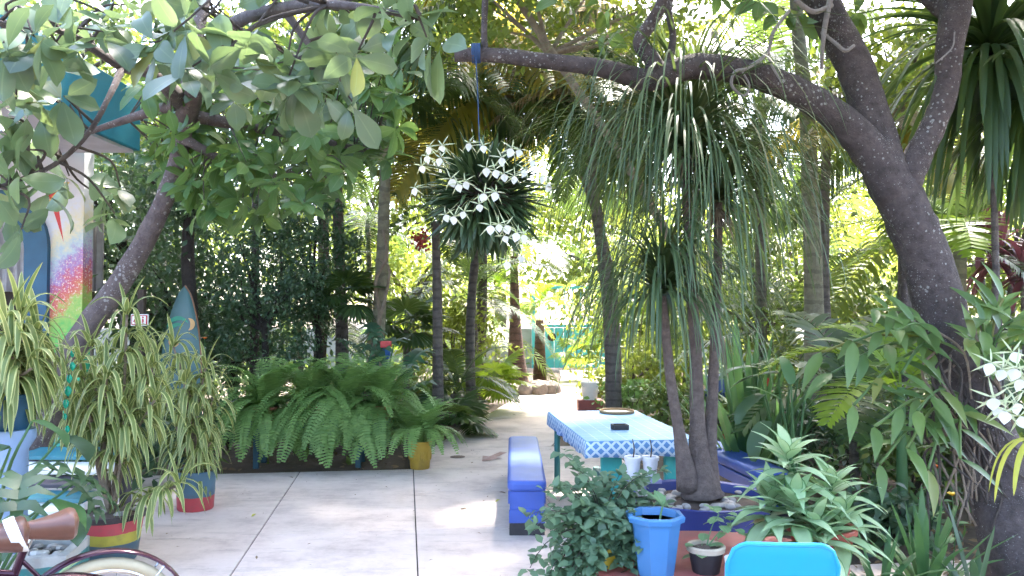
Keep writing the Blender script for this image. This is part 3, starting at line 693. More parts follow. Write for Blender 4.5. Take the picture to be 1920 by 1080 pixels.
ST = [[(1316, 930, 5.42, 82), (1312, 880, 5.42, 50), (1308, 800, 5.42, 31), (1303, 640, 5.42, 22), (1290, 430, 5.42, 17), (1281, 290, 5.42, 16)],
      [(1328, 915, 5.45, 47), (1330, 840, 5.46, 28), (1338, 700, 5.48, 20), (1345, 520, 5.5, 17), (1347, 380, 5.5, 16)],
      [(1292, 915, 5.38, 47), (1275, 820, 5.33, 23), (1256, 700, 5.28, 19), (1242, 555, 5.22, 14)]]
for s in ST: part('stem', mq(ptube(s, sides=12, k=5, lump=.03), 'stem', m_pbark), None, pp, world=True)
def head(c, n, L0, L1, W, par, m, name='leaf_tuft', g0=.13, g1=.34, e0=-.1, e1=1.45, seg=9, hp='blade'):
    ts = []
    for i in range(n):
        az = U(0, 2 * PI); el = e0 + (e1 - e0) * U(0, 1) ** .8
        gg = U(g0, g1) * (1 + .6 * max(0, math.sin(el))); ts.append(strand(az, el, U(L0, L1), W * U(.7, 1.2), gg, seg, np.array(c) + U(-.02, .02, 3), prof=hp, prog=.75))
    return part(name, mq(join(ts), name, m), None, par, world=True, kind='stuff')
for c, n, a, b in ((P(1282, 272, 5.42), 560, .9, 1.8), (P(1347, 372, 5.5), 300, .8, 1.5), (P(1241, 545, 5.22), 380, .6, 1.2)): head(c, n, a, b, .019, pp, L_pony, g0=.13, g1=.38, e0=-.15, e1=1.35, seg=11)
for c in (P(1282, 300, 5.42), P(1347, 395, 5.5)): head(c, 60, .18, .35, .014, pp, L_palmdry, 'dry_tuft', .2, .5, -.9, .2, 5)

# red round seat with pots on it
m_redc = mat('red_cement', (.36, .10, .085), (.28, .075, .065), 6, .6, .25, dirt=(.22, .10, .085))
RC = Vector((1.06, 4.30, 0))
rs = thing('round_seat', 'round red cement garden seat crowded with potted plants', 'seat', RC)
rs.scale = (1.03, .73, 1)
HS().lathe([(.0, .335), (.60, .335), (.67, .345), (.69, .37), (.685, .395), (.66, .405), (0, .405)], 56).obj('top', m_redc, rs, smooth=True)
HS().lathe([(.3, 0), (.3, .06), (.24, .1), (.24, .33)], 30).obj('pedestal', mat('grey_cement', (.3, .28, .27), None, 7, .85, .3), rs, smooth=True)
for a in (2.6, 3.4, 4.4, 5.4, .6): HS().box((.52 * math.cos(a), .52 * math.sin(a), .168), (.09, .09, .334), Matrix.Rotation(a, 3, 'Z')).obj('leg', mat('seat_leg', (.25, .24, .24), None, 7, .8, .2), rs, bev=.01)
SZ = .4055
def on_seat(px, D): return Vector(((px - 960) / F * D, D, SZ))
m_cy = mat('bucket_blue', (.055, .185, .40), (.05, .16, .34), 4, .4, .05, dirt=(.06, .2, .4))
bk = thing('octagonal_pot', 'tall light blue eight-sided plastic pot with one small sprout', 'flower pot', on_seat(1226, 4.0))
HS().lathe([(.088, 0), (.092, .005), (.128, .27), (.128, .27), (.118, .27), (.108, .2)], 8).obj('pot', m_cy, bk)
HS().lathe([(.117, .262), (.146, .266), (.15, .288), (.143, .298), (.124, .296), (.116, .262)], 8).obj('rim', m_cy, bk)
HS().lathe([(.112, .235), (0, .245)], 12).obj('soil', m_soil, bk)
part('stem', mq(tube([(0.02, 0, .23), (.03, 0, .30), (.05, -.01, .38)], [.006, .005, .004], 6), 'stem', L_round), None, bk)
for az, el, L_, sc in ((.2, .7, .13, 1), (1.3, .9, .11, 1), (3.0, .5, .08, 1)):
    part('leaf', mq(blade(L_, L_ * .42, 5, 'ovate', .5, .25, el), 'leaf', L_round), None, bk, M=Matrix.Translation((.04, 0, .33)) @ Matrix.Rotation(az, 4, 'Z'))
bp = thing('seedling_pot', 'small black pot with cream rim and round-leaved seedlings', 'flower pot', on_seat(1320, 4.03))
pot(bp, .068, .086, .135, m_black, 24, .008, .03, .02, mat('cream_rim', (.55, .45, .33), (.42, .33, .24), 12, .6))
rl = [mq(blade(.085, .068, 5, 'round', .35, .2, .1, stalk=.035), 'leaf', L_round), mq(blade(.07, .06, 5, 'round', .5, .25, -.1, stalk=.05), 'leaf', L_round)]
for st in ((-.02, 0, .10), (.075, .03, .25), (.13, .01, .21)):
    part('stem', mq(tube([(0, 0, .11), (st[0] * .5, st[1], .11 + (st[2] - .08) * .6), (st[0], st[1], st[2] + .03)], [.004, .003, .002], 6), 'stem', L_round), None, bp)
    for k in range(7):
        a = k * 2.4 + st[0] * 20; part('leaf', rl[k % 2], None, bp, M=Matrix.Translation((st[0], st[1], st[2] + .03 - .008 * k)) @ Matrix.Rotation(a, 4, 'Z') @ Matrix.Rotation(.5 - .12 * k, 4, 'X') @ Matrix.Scale(.75 + .25 * ((k * 7) % 5) / 5, 4))
cupm = bands('cup_print', [(-1, (.7, .68, .66)), (.02, (.35, .3, .4)), (.03, (.72, .7, .68)), (.05, (.4, .3, .3)), (.06, (.74, .72, .7))], .5, .03)
cp = thing('printed_cup', 'little white printed cup half hidden behind the cyan chair', 'cup', on_seat(1374, 3.9))
HS().lathe([(.035, 0), (.037, .004), (.05, .11), (.047, .11), (.04, .06)], 20).obj('body', cupm, cp, smooth=True); HS().lathe([(.042, .085), (0, .09)], 12).obj('soil', m_soil, cp)
# leafy aglaonema
ag = thing('aglaonema', 'bushy aglaonema with long pale green patterned leaves in a red pot', 'potted plant', on_seat(1535, 4.15))
pot(ag, .12, .16, .20, mat('red_pot', (.42, .09, .06), (.33, .07, .05), 6, .5, .1), 28, .014)
agl = [mq(blade(L_, W_, 8, 'lance', dr, .22, .0, wave=.03), 'leaf', L_agla) for L_, W_, dr in ((.34, .10, .6), (.31, .095, .8), (.37, .105, .8), (.28, .085, .5), (.33, .1, 1.0))]
HD = [(1478, 850, 4.12), (1492, 935, 3.98), (1560, 905, 4.2), (1575, 965, 4.05), (1530, 980, 3.95), (1445, 930, 4.1)]
for hx in HD:
    c = P(*hx); l0 = c - ag.location
    part('stem', mq(tube([(l0.x * .15, l0.y * .15, .16), (l0.x * .6, l0.y * .6, .16 + (l0.z - .2) * .6), tuple(l0)], [.012, .011, .009], 8), 'stem', L_strap), None, ag)
    for k in range(24):
        a = k * 2.4 + hx[0]; t = k / 24; el = 1.15 - 1.35 * t
        R = Matrix.Rotation(a, 4, 'Z') @ Matrix.Rotation(el, 4, 'X')
        part('leaf', agl[k % 5], None, ag, M=Matrix.Translation(l0 + Vector((0, 0, -.14 * t))) @ R @ Matrix.Scale(.62 + .4 * t, 4))
# trailing bush on the seat
tb_ = thing('trailing_bush', 'small-leaved shrub in a yellow pot spilling over the red seat edge', 'potted plant', on_seat(1130, 4.14))
pot(tb_, .075, .095, .12, mat('yellow_pot', (.55, .40, .03), (.45, .32, .03), 6, .5, .1), 24, .012)
bl_ = [mq(blade(.062 * s, .04 * s, 4, 'ovate', .5, .25, 0, stalk=.012), 'leaf', L_bush) for s in (.8, 1.0, 1.2)]
nb = 0; bx = []
for k in range(80):
    az = U(.3, 6.0); el = U(-.1, 1.45) if az < 4.0 else U(.25, 1.35); L_ = U(.22, .5) * (1 if az < 4 else .62); n = 7
    d = np.array([math.cos(az) * math.cos(el), math.sin(az) * math.cos(el), math.sin(el)]); p = np.array([0, 0, .14]); pts = [p]
    for i in range(n):
        p = p + d * L_ / n; wq = np.array(tb_.location) + p
        if math.hypot((wq[0] - RC.x) / 1.03, (wq[1] - RC.y) / .73) < .71: p[2] = max(p[2], .02)
        d = d + np.array([0, 0, -.22 - (.15 if el < .6 else 0)]) + U(-.12, .12, 3); d /= np.linalg.norm(d); pts.append(p)
    part('stem', mq(tube(pts, np.linspace(.004, .0015, n + 1), 5, 1), 'stem', m_twig), None, tb_)
    for i in range(1, n + 1):
        a = U(0, 6.28); nb += 1
        for z2 in range(5): bx.append((pts[i] + U(-.02, .02, 3), np.array([U(-1, 1), U(-1, 1), U(-.5, .6)]), np.array([U(-.4, .4), -.3, 1]), U(.7, 1.2)))
        if nb < 290: part('leaf', bl_[i % 3], None, tb_, M=Matrix.Translation(pts[i]) @ Matrix.Rotation(a, 4, 'Z') @ Matrix.Rotation(U(-.7, .5), 4, 'X'))
BULK_BUSH = (bx, tb_)
# white pots on a lilac stand beside the table
m_wp = mat('white_glaze', (.68, .68, .70), (.5, .5, .55), 9, .4, .1); ws = P(1203, 895, 5.72)
sd = thing('plant_stand', 'slim lilac plant stand between the table and the round planter', 'stand', (ws.x, ws.y, 0))
HS().box((0, 0, .02), (.22, .18, .04)).obj('base', mat('lilac', (.3, .28, .5), None, 6, .6), sd, bev=.005); HS().box((0, 0, ws.z / 2), (.06, .06, ws.z - .06)).obj('post', mat('lilac_post', (.3, .28, .5), None, 6, .6), sd, bev=.004); HS().box((0, 0, ws.z - .015), (.26, .16, .03)).obj('top', mat('lilac_top', (.3, .28, .5), None, 6, .6), sd, bev=.004)
for dx, lb in ((-.062, 'left one of two white glazed pots on the lilac stand'), (.062, 'right one of two white glazed pots on the lilac stand')):
    q = thing('white_pot', lb, 'flower pot', (ws.x + dx, ws.y, ws.z + .0005), 0, 'white pots on the stand'); pot(q, .042, .055, .15, m_wp, 20, .006, .03)
    part('stem', mq(tube([(0, 0, .12), (.01, 0, .2), (.0, .01, .27)], [.006, .005, .003], 6), 'stem', m_twig), None, q)

# cyan plastic chair
m_chair = mat('cyan_plastic', (.02, .36, .66), (.03, .32, .56), 3, .38, .06, dirt=(.09, .33, .48))
cc = thing('plastic_chair', 'bright cyan plastic chair with rounded back in front of the seat', 'chair', (1.075, 3.38, 0), math.radians(-4))
def back():
    n, m = 18, 8; V = []; w0 = .205
    for j in range(m + 1):
        for i in range(n + 1):
            s = 2 * i / n - 1; t = j / m
            wv = w0 * (1 + .04 * t); x = s * wv; cr = .085
            zt = .80 - (cr - math.sqrt(max(0, cr * cr - max(0, abs(x) - (wv - cr)) ** 2))) - .008 * s * s
            z = .42 + (zt - .42) * t; y = -.19 - .07 * t + .045 * s * s * 1.0
            V.append((x, y, z))
    return V, [(j * (n + 1) + i, j * (n + 1) + i + 1, (j + 1) * (n + 1) + i + 1, (j + 1) * (n + 1) + i) for j in range(m) for i in range(n)]
bv, bf = back(); bo = HS().add(bv, bf).obj('backrest', m_chair, cc, smooth=True); md = bo.modifiers.new('thick', 'SOLIDIFY'); md.thickness = .012; md.offset = 0; m2 = bo.modifiers.new('b', 'BEVEL'); m2.width = .004; m2.segments = 2
edge = [bv[j * 19] for j in range(9)] + [bv[8 * 19 + i] for i in range(1, 19)] + [bv[j * 19 + 18] for j in range(7, -1, -1)]
HS().tube(edge, .0095, 8, 1).obj('back_rim', m_chair, bo, smooth=True)
HS().box((0, .02, .405), (.42, .42, .025)).obj('seat', m_chair, cc, bev=.012, seg=3)
for x, y in ((-.19, -.17), (.19, -.17), (-.19, .2), (.19, .2)): HS().add([(x + sx * .022, y + sy * .022, .40) for sx, sy in ((-1, -1), (1, -1), (1, 1), (-1, 1))] + [(x * 1.15 + sx * .014, y * 1.15 + sy * .014, 0) for sx, sy in ((-1, -1), (1, -1), (1, 1), (-1, 1))], [(0, 1, 2, 3), (7, 6, 5, 4)] + [(i, 4 + i, 4 + (i + 1) % 4, (i + 1) % 4) for i in range(4)]).obj('leg', m_chair, cc, bev=.005)

# ------------------------------------------------------------------ ferns on a teal stand, and in the yellow pot
m_stand = mat('stand_teal', (.015, .07, .10), (.012, .05, .075), 7, .6, .15)
fs = thing('fern_stand', 'dark teal wooden bench stand carrying the row of ferns', 'plant stand', (-2.15, 8.95, 0), math.radians(3))
for k in range(3): HS().box((0, -.16 + k * .16, .46), (1.55, .145, .035)).obj('slat', m_stand, fs, bev=.004)
for x in (-.64, .46):
    for y in (-.17, .17): HS().box((x, y, .22), (.06, .05, .44)).obj('leg', m_stand, fs, bev=.004)
    HS().box((x, 0, .40), (.05, .32, .07)).obj('cross_rail', m_stand, fs, bev=.003)
frv = [frond(e, L_, 28, .0165, .07, g, .12, 12, .05, .25, .25, .004, 2, .05) for e, L_, g in ((1.35, .62, .20), (1.1, .7, .26), (.8, .72, .26), (.5, .7, .24), (.2, .62, .2), (1.2, .5, .14), (-.1, .6, .14))]
frm = [mq(f, 'frond', L_fern) for f in frv]
def fern(t, z, n, s=1.0):
    for k in range(n):
        part('frond', frm[k % 7], None, t, M=Matrix.Translation((U(-.05, .05), U(-.05, .05), z)) @ Matrix.Rotation(k * 2.4 + U(-.3, .3), 4, 'Z') @ Matrix.Rotation(U(-.25, .25), 4, 'X') @ Matrix.Scale(s * U(1.05, 1.55), 4))
m_terra = mat('terracotta', (.32, .13, .07), (.25, .1, .05), 7, .8, .2)
for x, y, s, lb in ((-2.72, 8.85, .95, 'lush fern at the left end of the teal stand'), (-2.25, 8.95, 1.0, 'lush fern second from left on the teal stand'), (-1.85, 8.92, 1.0, 'lush fern third from left on the teal stand'), (-1.48, 9.0, .95, 'lush fern at the right end of the teal stand, by the yellow pot')):
    t = thing('potted_fern', lb, 'fern', (x, y, .479), U(0, 6), 'ferns on the teal stand'); pot(t, .09, .12, .18, m_terra, 20, .01); fern(t, .16, 92, s)
m_yp = mat('mustard_pot', (.42, .27, .03), (.34, .21, .025), 8, .6, .2, dirt=(.2, .13, .04))
yp = thing('potted_fern', 'fern in a mustard yellow embossed pot on the patio edge', 'fern', (-1.0, 8.6, 0)); g = G(785, 882); yp.location = (g.x, g.y + .12, 0)
pot(yp, .105, .125, .30, m_yp, 32, .006, .035)
for k in range(10):
    a = 2 * PI * k / 10; HS().lathe([(0, 0), (.028, .0), (.022, .012), (0, .016)], 10).xf(Matrix.Rotation(a, 4, 'Z') @ Matrix.Translation((.112, 0, .15)) @ Matrix.Rotation(PI / 2, 4, 'Y') @ Matrix.Diagonal((2.2, .9, 1, 1))).obj('embossed_leaf', m_yp, yp, smooth=True)
for k in range(84): part('frond', frm[(0, 5, 1, 0, 1, 5)[k % 6]], None, yp, M=Matrix.Translation((U(-.04, .04), U(-.04, .04), .27)) @ Matrix.Rotation(k * 2.4 + U(-.3, .3), 4, 'Z') @ Matrix.Scale(U(.85, 1.25), 4))

# ------------------------------------------------------------------ variegated plants in painted pots
dlv = [quads('leaf', *strand(0, e, L_, .036, g, 9, prof='strap', fold=.3), L_drac) for e, L_, g in ((1.15, .38, .3), (.95, .42, .44), (.7, .44, .44), (.4, .4, .46), (1.35, .32, .14), (.1, .36, .5), (.85, .4, .55))]
drT = [strand(0, e, L_, .036, g, 8, prof='strap', fold=.3) for e, L_, g in ((.8, .38, .5), (.3, .34, .5))]
def canes(t, stems, per=18, s=1.0, span=.34, dense=18):
    """stems: list of point lists (local), leaves wrap each stem's upper part"""
    for st in stems:
        part('stem', mq(tube(st, np.linspace(.014, .009, len(st)), 7, 3), 'stem', m_barktan), None, t)
        sp = smooth_path(st, 6); ln = np.concatenate([[0], np.cumsum(np.linalg.norm(np.diff(sp, axis=0), axis=1))])
        for k in range(per):
            f = k / per; q = max(0, ln[-1] - span * f); i = min(np.searchsorted(ln, q), len(sp) - 1); p = sp[i]
            v = 4 if f < .1 else 0 if f < .22 else [1, 2, 6, 1, 3][k % 5] if f < .7 else [3, 5, 2][k % 3]
            part('leaf', dlv[v], None, t, M=yaw(p, k * 2.4 + U(-.3, .3), s * U(.8, 1.1)))
        ps = np.array([sp[min(np.searchsorted(ln, max(0, ln[-1] - U(.08, .45))), len(sp) - 1)] for _ in range(dense)])
        h_ = dense // 2; Ts = [inst(drT[j], rotz(U(0, 6.28, h_)), ps[j * h_:(j + 1) * h_], s * U(.75, 1.1, h_)) for j in (0, 1)]
        part('lower_leaves', mq(join(Ts), 'lower_leaves', L_drac), None, t, kind='stuff')
def stem_to(t, px, py, D, wander=.05, base=(0, 0, .25)):
    e = P(px, py, D) - Vector(t.location); b = Vector(base)
    m1 = b.lerp(e, .45) + Vector((U(-wander, wander), U(-wander, wander), 0)) - Vector((e.x * .22, e.y * .22, 0))
    return [tuple(b), tuple(m1), tuple(e)]
pA = bands('rasta_pot', [(-1, (.05, .10, .13)), (.135, (.42, .36, .05)), (.205, (.45, .06, .07)), (.285, (.03, .02, .02))])
va = thing('variegated_plant', 'tall drooping variegated plant in a red, yellow and blue-grey banded pot', 'potted plant', (-2.76, 5.56, 0))
pot(va, .165, .205, .325, pA, 36, .012, .04, .02)
for k in range(14): part('stone', sme, None, va, M=Matrix.Translation((U(-.13, .13), U(-.13, .13), .315)) @ Matrix.Rotation(U(0, 6), 4, 'Z') @ Matrix.Scale(.8, 4))
ts = [(238, 590, 5.55), (150, 680, 5.5), (200, 710, 5.4), (285, 690, 5.65), (120, 730, 5.55), (235, 770, 5.45), (170, 650, 5.75), (290, 750, 5.5), (265, 650, 5.8), (335, 910, 5.45)]
canes(va, [stem_to(va, *q) for q in ts], 19, .95)
canes(va, [stem_to(va, *q) for q in ((120, 690, 5.8), (250, 730, 5.7), (165, 760, 5.45), (215, 800, 5.5))], 14, .8, dense=14)
pB = bands('blue_red_pot', [(-1, (.45, .06, .07)), (.12, (.07, .14, .19))])
vb = thing('variegated_plant', 'drooping variegated plant in a blue-grey pot with red base', 'potted plant', (-2.74, 6.98, 0))
pot(vb, .15, .165, .335, pB, 36, .008, .03, .02)
for k, a in enumerate((-1.9, -1.2)): HS().tube([(.168 * math.cos(a) + .02 * math.cos(b) * -math.sin(a), .168 * math.sin(a) + .02 * math.cos(b) * math.cos(a), .24 + .02 * math.sin(b)) for b in np.linspace(0, 2 * PI, 13)], .004, 5, 1).obj('embossed_ring', pB, vb, smooth=True)
canes(vb, [stem_to(vb, *q) for q in ((325, 650, 7.0), (385, 690, 6.95), (345, 720, 6.85), (400, 745, 7.0), (300, 740, 7.1), (370, 780, 6.8), (330, 800, 6.85), (395, 830, 6.9))], 20, .95)
m_ped = mat('pale_blue_paint', (.25, .36, .55), (.2, .3, .46), 5, .5, .1)
vc = thing('variegated_plant', 'variegated plant with long hanging leaves on a pale blue pedestal', 'potted plant', (-3.10, 4.95, 0))
HS().lathe([(.16, 0), (.16, .06), (.11, .1), (.11, .85), (.15, .92), (.15, .98)], 28).obj('pedestal', m_ped, vc, smooth=True)
pot(vc, .11, .14, .22, m_navy, 28, z=.98)
canes(vc, [stem_to(vc, *q, base=(0, 0, 1.15)) for q in ((38, 590, 4.95), (10, 610, 4.9), (70, 630, 5.0), (20, 650, 4.8), (-30, 620, 5.0), (60, 690, 4.85))], 24, 1.05)

# ------------------------------------------------------------------ bicycles
m_leather = mat('saddle_brown', (.16, .065, .04), (.11, .045, .03), 8, .35, .1, spec=.6); m_leather2 = mat('saddle_tan', (.19, .08, .05), (.14, .06, .04), 8, .35, .1, spec=.6)
m_fend = mat('maroon_enamel', (.05, .015, .03), (.04, .012, .025), 5, .18, .02, metal=.5); m_chrome = mat('chrome', (.6, .6, .62), (.5, .5, .52), 9, .2, .02, metal=1.0)
m_tyre = mat('cream_tyre', (.55, .46, .30), (.45, .37, .24), 10, .7, .05)
def saddle_T():
    V = []; n = 22; m = 20
    for i in range(n + 1):
        t = i / n; x = -.145 + .30 * t; end = min(1, math.sqrt(max(.02, 1 - max(0, (.12 - t) / .12) ** 2)), math.sqrt(max(.02, 1 - max(0, (t - .92) / .08) ** 2)))
        w = (.098 * (1 - min(1, t / .62)) ** .9 + .028 - .006 * t) * end
        zt = (.016 + .04 * (1 - t) ** 1.5) * end; zb = (.026 + .052 * (1 - t) ** 1.3) * end
        for j in range(m):
            a = 2 * PI * j / m; ca, sa = math.cos(a), math.sin(a)
            V.append((x, w * math.copysign(abs(ca) ** .8, ca), (zt if sa > 0 else zb) * math.copysign(abs(sa) ** .85, sa) + .012 * (1 - 2 * t) ** 2))
    Fs = [(i * m + j, i * m + (j + 1) % m, (i + 1) * m + (j + 1) % m, (i + 1) * m + j) for i in range(n) for j in range(m)] + [tuple(range(m)), tuple(range(n * m + m - 1, n * m - 1, -1))]
    return V, Fs
def bike(label, x, y, ang, ms, zs, band):
    t = thing('cruiser_bicycle', label, 'bicycle', (x, y, 0), ang, 'bicycles parked at the patio edge'); R = .335
    for ax, nm in ((0, 'rear'), (1.08, 'front')):
        c = [(ax + R * math.cos(a), 0, R + R * math.sin(a)) for a in np.linspace(0, 2 * PI, 49)]
        wh = HS().tube([(ax + (p[0] - ax) * .925, 0, R + (p[2] - R) * .925) for p in c], .025, 10, 1).obj('wheel', m_tyre, t, smooth=True)
        HS().tube([(ax + (p[0] - ax) * .84, 0, R + (p[2] - R) * .84) for p in c], .012, 8, 1).obj('rim', m_chrome, wh, smooth=True)
        h = HS()
        for k in range(28): a = 2 * PI * k / 28; h.tube([(ax + .02 * math.cos(a + 1.2), .03 * (-1) ** k, R + .02 * math.sin(a + 1.2)), (ax + .28 * math.cos(a), 0, R + .28 * math.sin(a))], .0011, 4, 1)
        h.obj('spokes', m_chrome, wh)
        HS().tube([(ax, -.05, R), (ax, .05, R)], .022, 10, 1).obj('hub', m_chrome, wh, smooth=True)
        V = []; n = 30; a0, a1 = (-.35, 3.2) if ax == 0 else (.2, 3.3)
        for i in range(n + 1):
            a = a0 + (a1 - a0) * i / n
            for j in range(7):
                b = (j / 6 - .5) * 2.2; rr = R + .012 + .024 * math.cos(b); V.append((ax - rr * math.cos(a), .036 * math.sin(b), R + rr * math.sin(a)))
        fe = HS().add(V, [(i * 7 + j, i * 7 + j + 1, (i + 1) * 7 + j + 1, (i + 1) * 7 + j) for i in range(n) for j in range(6)]).obj('fender', m_fend, t, smooth=True)
        md = fe.modifiers.new('thick', 'SOLIDIFY'); md.thickness = .0025
        for s in (-1, 1): HS().tube([(ax, s * .055, R), (ax - .24, s * .042, R + .27)], .004, 6, 1).obj('stay', m_chrome, fe, smooth=True)
    for a, b, r in (((0, 0, R), (.42, 0, .29), .011), ((0, 0, R), (.29, 0, .72), .009), ((.42, 0, .29), (.27, 0, .78), .016), ((.42, 0, .29), (.93, 0, .74), .018), ((.3, 0, .66), (.91, 0, .80), .016), ((.94, 0, .70), (.9, 0, .86), .018), ((.94, 0, .70), (1.08, 0, R), .013)):
        HS().tube([a, ((a[0] + b[0]) / 2, 0, (a[2] + b[2]) / 2 + .005), b], r, 10, 2).obj('frame_tube', m_fend, t, smooth=True)
    HS().tube([(.27, 0, .76), (.25, 0, zs - .03)], .013, 8, 1).obj('seat_post', m_chrome, t, smooth=True)
    V, Fs = saddle_T(); sd = HS().add(V, Fs).obj('saddle', ms, t, smooth=True, M=Matrix.Translation((.23, 0, zs)))
    if band:
        HS().add([(p[0] + .02 * p[2] / .05, p[1] * 1.02, p[2] * 1.03 + .001) for p in V[2 * 20:6 * 20]], [(i * 20 + j, i * 20 + (j + 1) % 20, (i + 1) * 20 + (j + 1) % 20, (i + 1) * 20 + j) for i in range(3) for j in range(20)]).obj('white_band', m_pw, sd, smooth=True)
    HS().tube([(.9, 0, .86), (.88, 0, .98)], .012, 8, 1).obj('handlebar_stem', m_chrome, t, smooth=True)
    HS().tube([(.6, -.33, 1.02), (.72, -.3, 1.04), (.86, -.12, .99), (.88, 0, .98), (.86, .12, .99), (.72, .3, 1.04), (.6, .33, 1.02)], .011, 8, 3).obj('handlebar', m_chrome, t, smooth=True)
    for s in (-1, 1): HS().tube([(.57, s * .335, 1.015), (.69, s * .308, 1.036)], .017, 10, 1).obj('grip', ms, t, smooth=True)
    HS().tube([(.42, -.06, .29), (.42, .06, .29)], .05, 14, 1).obj('crank', m_chrome, t, smooth=True)
    for s in (-1, 1): HS().tube([(.42, s * .07, .29), (.42 + s * .12, s * .075, .29 - s * .11)], .009, 6, 1).obj('crank_arm', m_chrome, t, smooth=True); HS().box((.42 + s * .12, s * .12, .29 - s * .11), (.09, .08, .02)).obj('pedal', m_black, t, bev=.004)
    HS().tube([(.05, .07, R - .02), (-.02, .16, .0)], .007, 6, 1).obj('kickstand', m_chrome, t, smooth=True)
ANG = math.atan2(-.58, -.81)
bike('nearer maroon cruiser bicycle with dark saddle and white saddle band', -1.73, 3.06, ANG, m_leather, .88, True)
bike('farther maroon cruiser bicycle with plain tan saddle and cream tyres', -1.72, 3.38, ANG, m_leather2, .835, False)

# ------------------------------------------------------------------ painted planks, low striped planter and small pots, left
m_tq = mat('turquoise_board', (.03, .19, .24), (.025, .15, .19), 6, .5, .15, dirt=(.1, .2, .22)); m_greyb = mat('charcoal_board', (.07, .06, .075), (.05, .045, .055), 6, .6, .15)
lg = thing('painted_lounger', 'low lounger of turquoise, white and charcoal boards behind the banded pot', 'lounger', (-3.35, 6.15, 0), math.radians(-18))
for k, (mm, z, y, tl) in enumerate(((m_tq, .62, .0, .35), (m_pw, .53, -.12, .3), (m_greyb, .45, -.22, .25), (m_tq, .37, -.34, .2), (m_pw, .31, -.46, .15), (m_tq, .26, -.60, .1))): HS().box((0, y, z), (1.05, .15, .03), Matrix.Rotation(tl, 3, 'X') @ Matrix.Rotation(-.06, 3, 'Y')).obj('board', mm, lg, bev=.004)
for x in (-.45, .45):
    for y, hh in ((-.55, .2), (.05, .55)): HS().box((x, y, hh / 2), (.06, .06, hh)).obj('leg', m_greyb, lg, bev=.004)
bandm = bands('striped_wall_paint', [(-1, (.3, .2, .19)), (.10, (.03, .18, .18)), (.20, (.42, .42, .4))], .6)
sp_ = thing('striped_planter', 'low cement planter painted pink, teal and white with pebbles', 'planter', (-3.12, 4.9, 0), math.radians(12))
for c, d in (((0, -.2, .13), (.9, .06, .26)), ((0, .2, .13), (.9, .06, .26)), ((-.42, 0, .13), (.06, .338, .258)), ((.42, 0, .13), (.06, .338, .258))): HS().box(c, d).obj('side', bandm, sp_, bev=.008)
HS().box((0, 0, .11), (.77, .33, .2)).obj('soil', m_soil, sp_)
m_peb = mat('black_white_pebble', (.55, .53, .5), (.05, .05, .05), 3, .5, .05, vary=1.2); pme = sme.copy(); pme.materials.clear(); pme.materials.append(m_peb)
for k in range(60): part('pebble', pme, None, sp_, M=Matrix.Translation((U(-.36, .36), U(-.15, .15), .225)) @ Matrix.Rotation(U(0, 6), 4, 'Z') @ Matrix.Scale(U(.5, .9), 4))
sme_spot = leafm('leaf_spotted', (.1, .17, .08), (.25, .3, .18), (.3, .4, .2), .25, .4, rib=(.5, .5, .4))
pk = thing('small_plant', 'low spotted-leaf plant in a faded pink pot beside the bicycles', 'potted plant', P(75, 1075, 3.75)); pk.location.z = 0
pot(pk, .11, .15, .34, mat('pink_pot', (.42, .22, .22), (.34, .18, .18), 5, .6, .1), 28)
spl = [quads('leaf', *strand(0, e, .26, .035, .25, 7, prof='strap', fold=.3), sme_spot) for e in (1.2, .8, .4)]
for k in range(26): part('leaf', spl[k % 3], None, pk, M=yaw((U(-.04, .04), U(-.04, .04), .33), k * 2.4, U(.7, 1.1)))
# glass-green bottle hanger between the variegated plants
gl, nt, b_, N, L = nodes('green_glass'); b_.inputs['Base Color'].default_value = (.02, .5, .3, 1); b_.inputs['Roughness'].default_value = .1; b_.inputs['Transmission Weight'].default_value = .5
# big dark leaves on the left edge
mo = thing('philodendron', 'large dark glossy philodendron leaves at the bottom left edge', 'plant', (-2.95, 4.45, 0))
pl_m = [mq(blade(.42, .30, 8, 'ovate', .9, .18, .1, wave=.05, stalk=.0), 'leaf', L_dark), mq(blade(.34, .24, 8, 'ovate', .7, .22, .0, wave=.06), 'leaf', L_strap), mq(split_leaf(.42, .42), 'leaf', L_dark)]
for k, (px, py, D, az, s) in enumerate(((20, 840, 4.4, 2.0, 1), (60, 790, 4.6, -.6, .8), (100, 880, 4.5, -1.0, .9), (10, 940, 4.2, 2.6, 1), (90, 940, 4.4, -1.4, .8), (40, 900, 4.2, 3.6, .9), (115, 820, 4.9, -.3, .7), (0, 780, 4.7, 1.6, 1), (140, 905, 4.8, -2.0, .6), (130, 960, 4.6, -2.4, .6))):
    e = P(px, py, D) - Vector(mo.location)
    part('stalk', mq(tube([(0, 0, 0), (e.x * .5, e.y * .5, e.z * .7), tuple(e)], [.012, .01, .006], 6), 'stalk', L_strap), None, mo)
    part('leaf', pl_m[k % 3], None, mo, M=Matrix.Translation(e) @ Matrix.Rotation(az, 4, 'Z') @ Matrix.Rotation(-.35, 4, 'X') @ Matrix.Scale(s, 4))

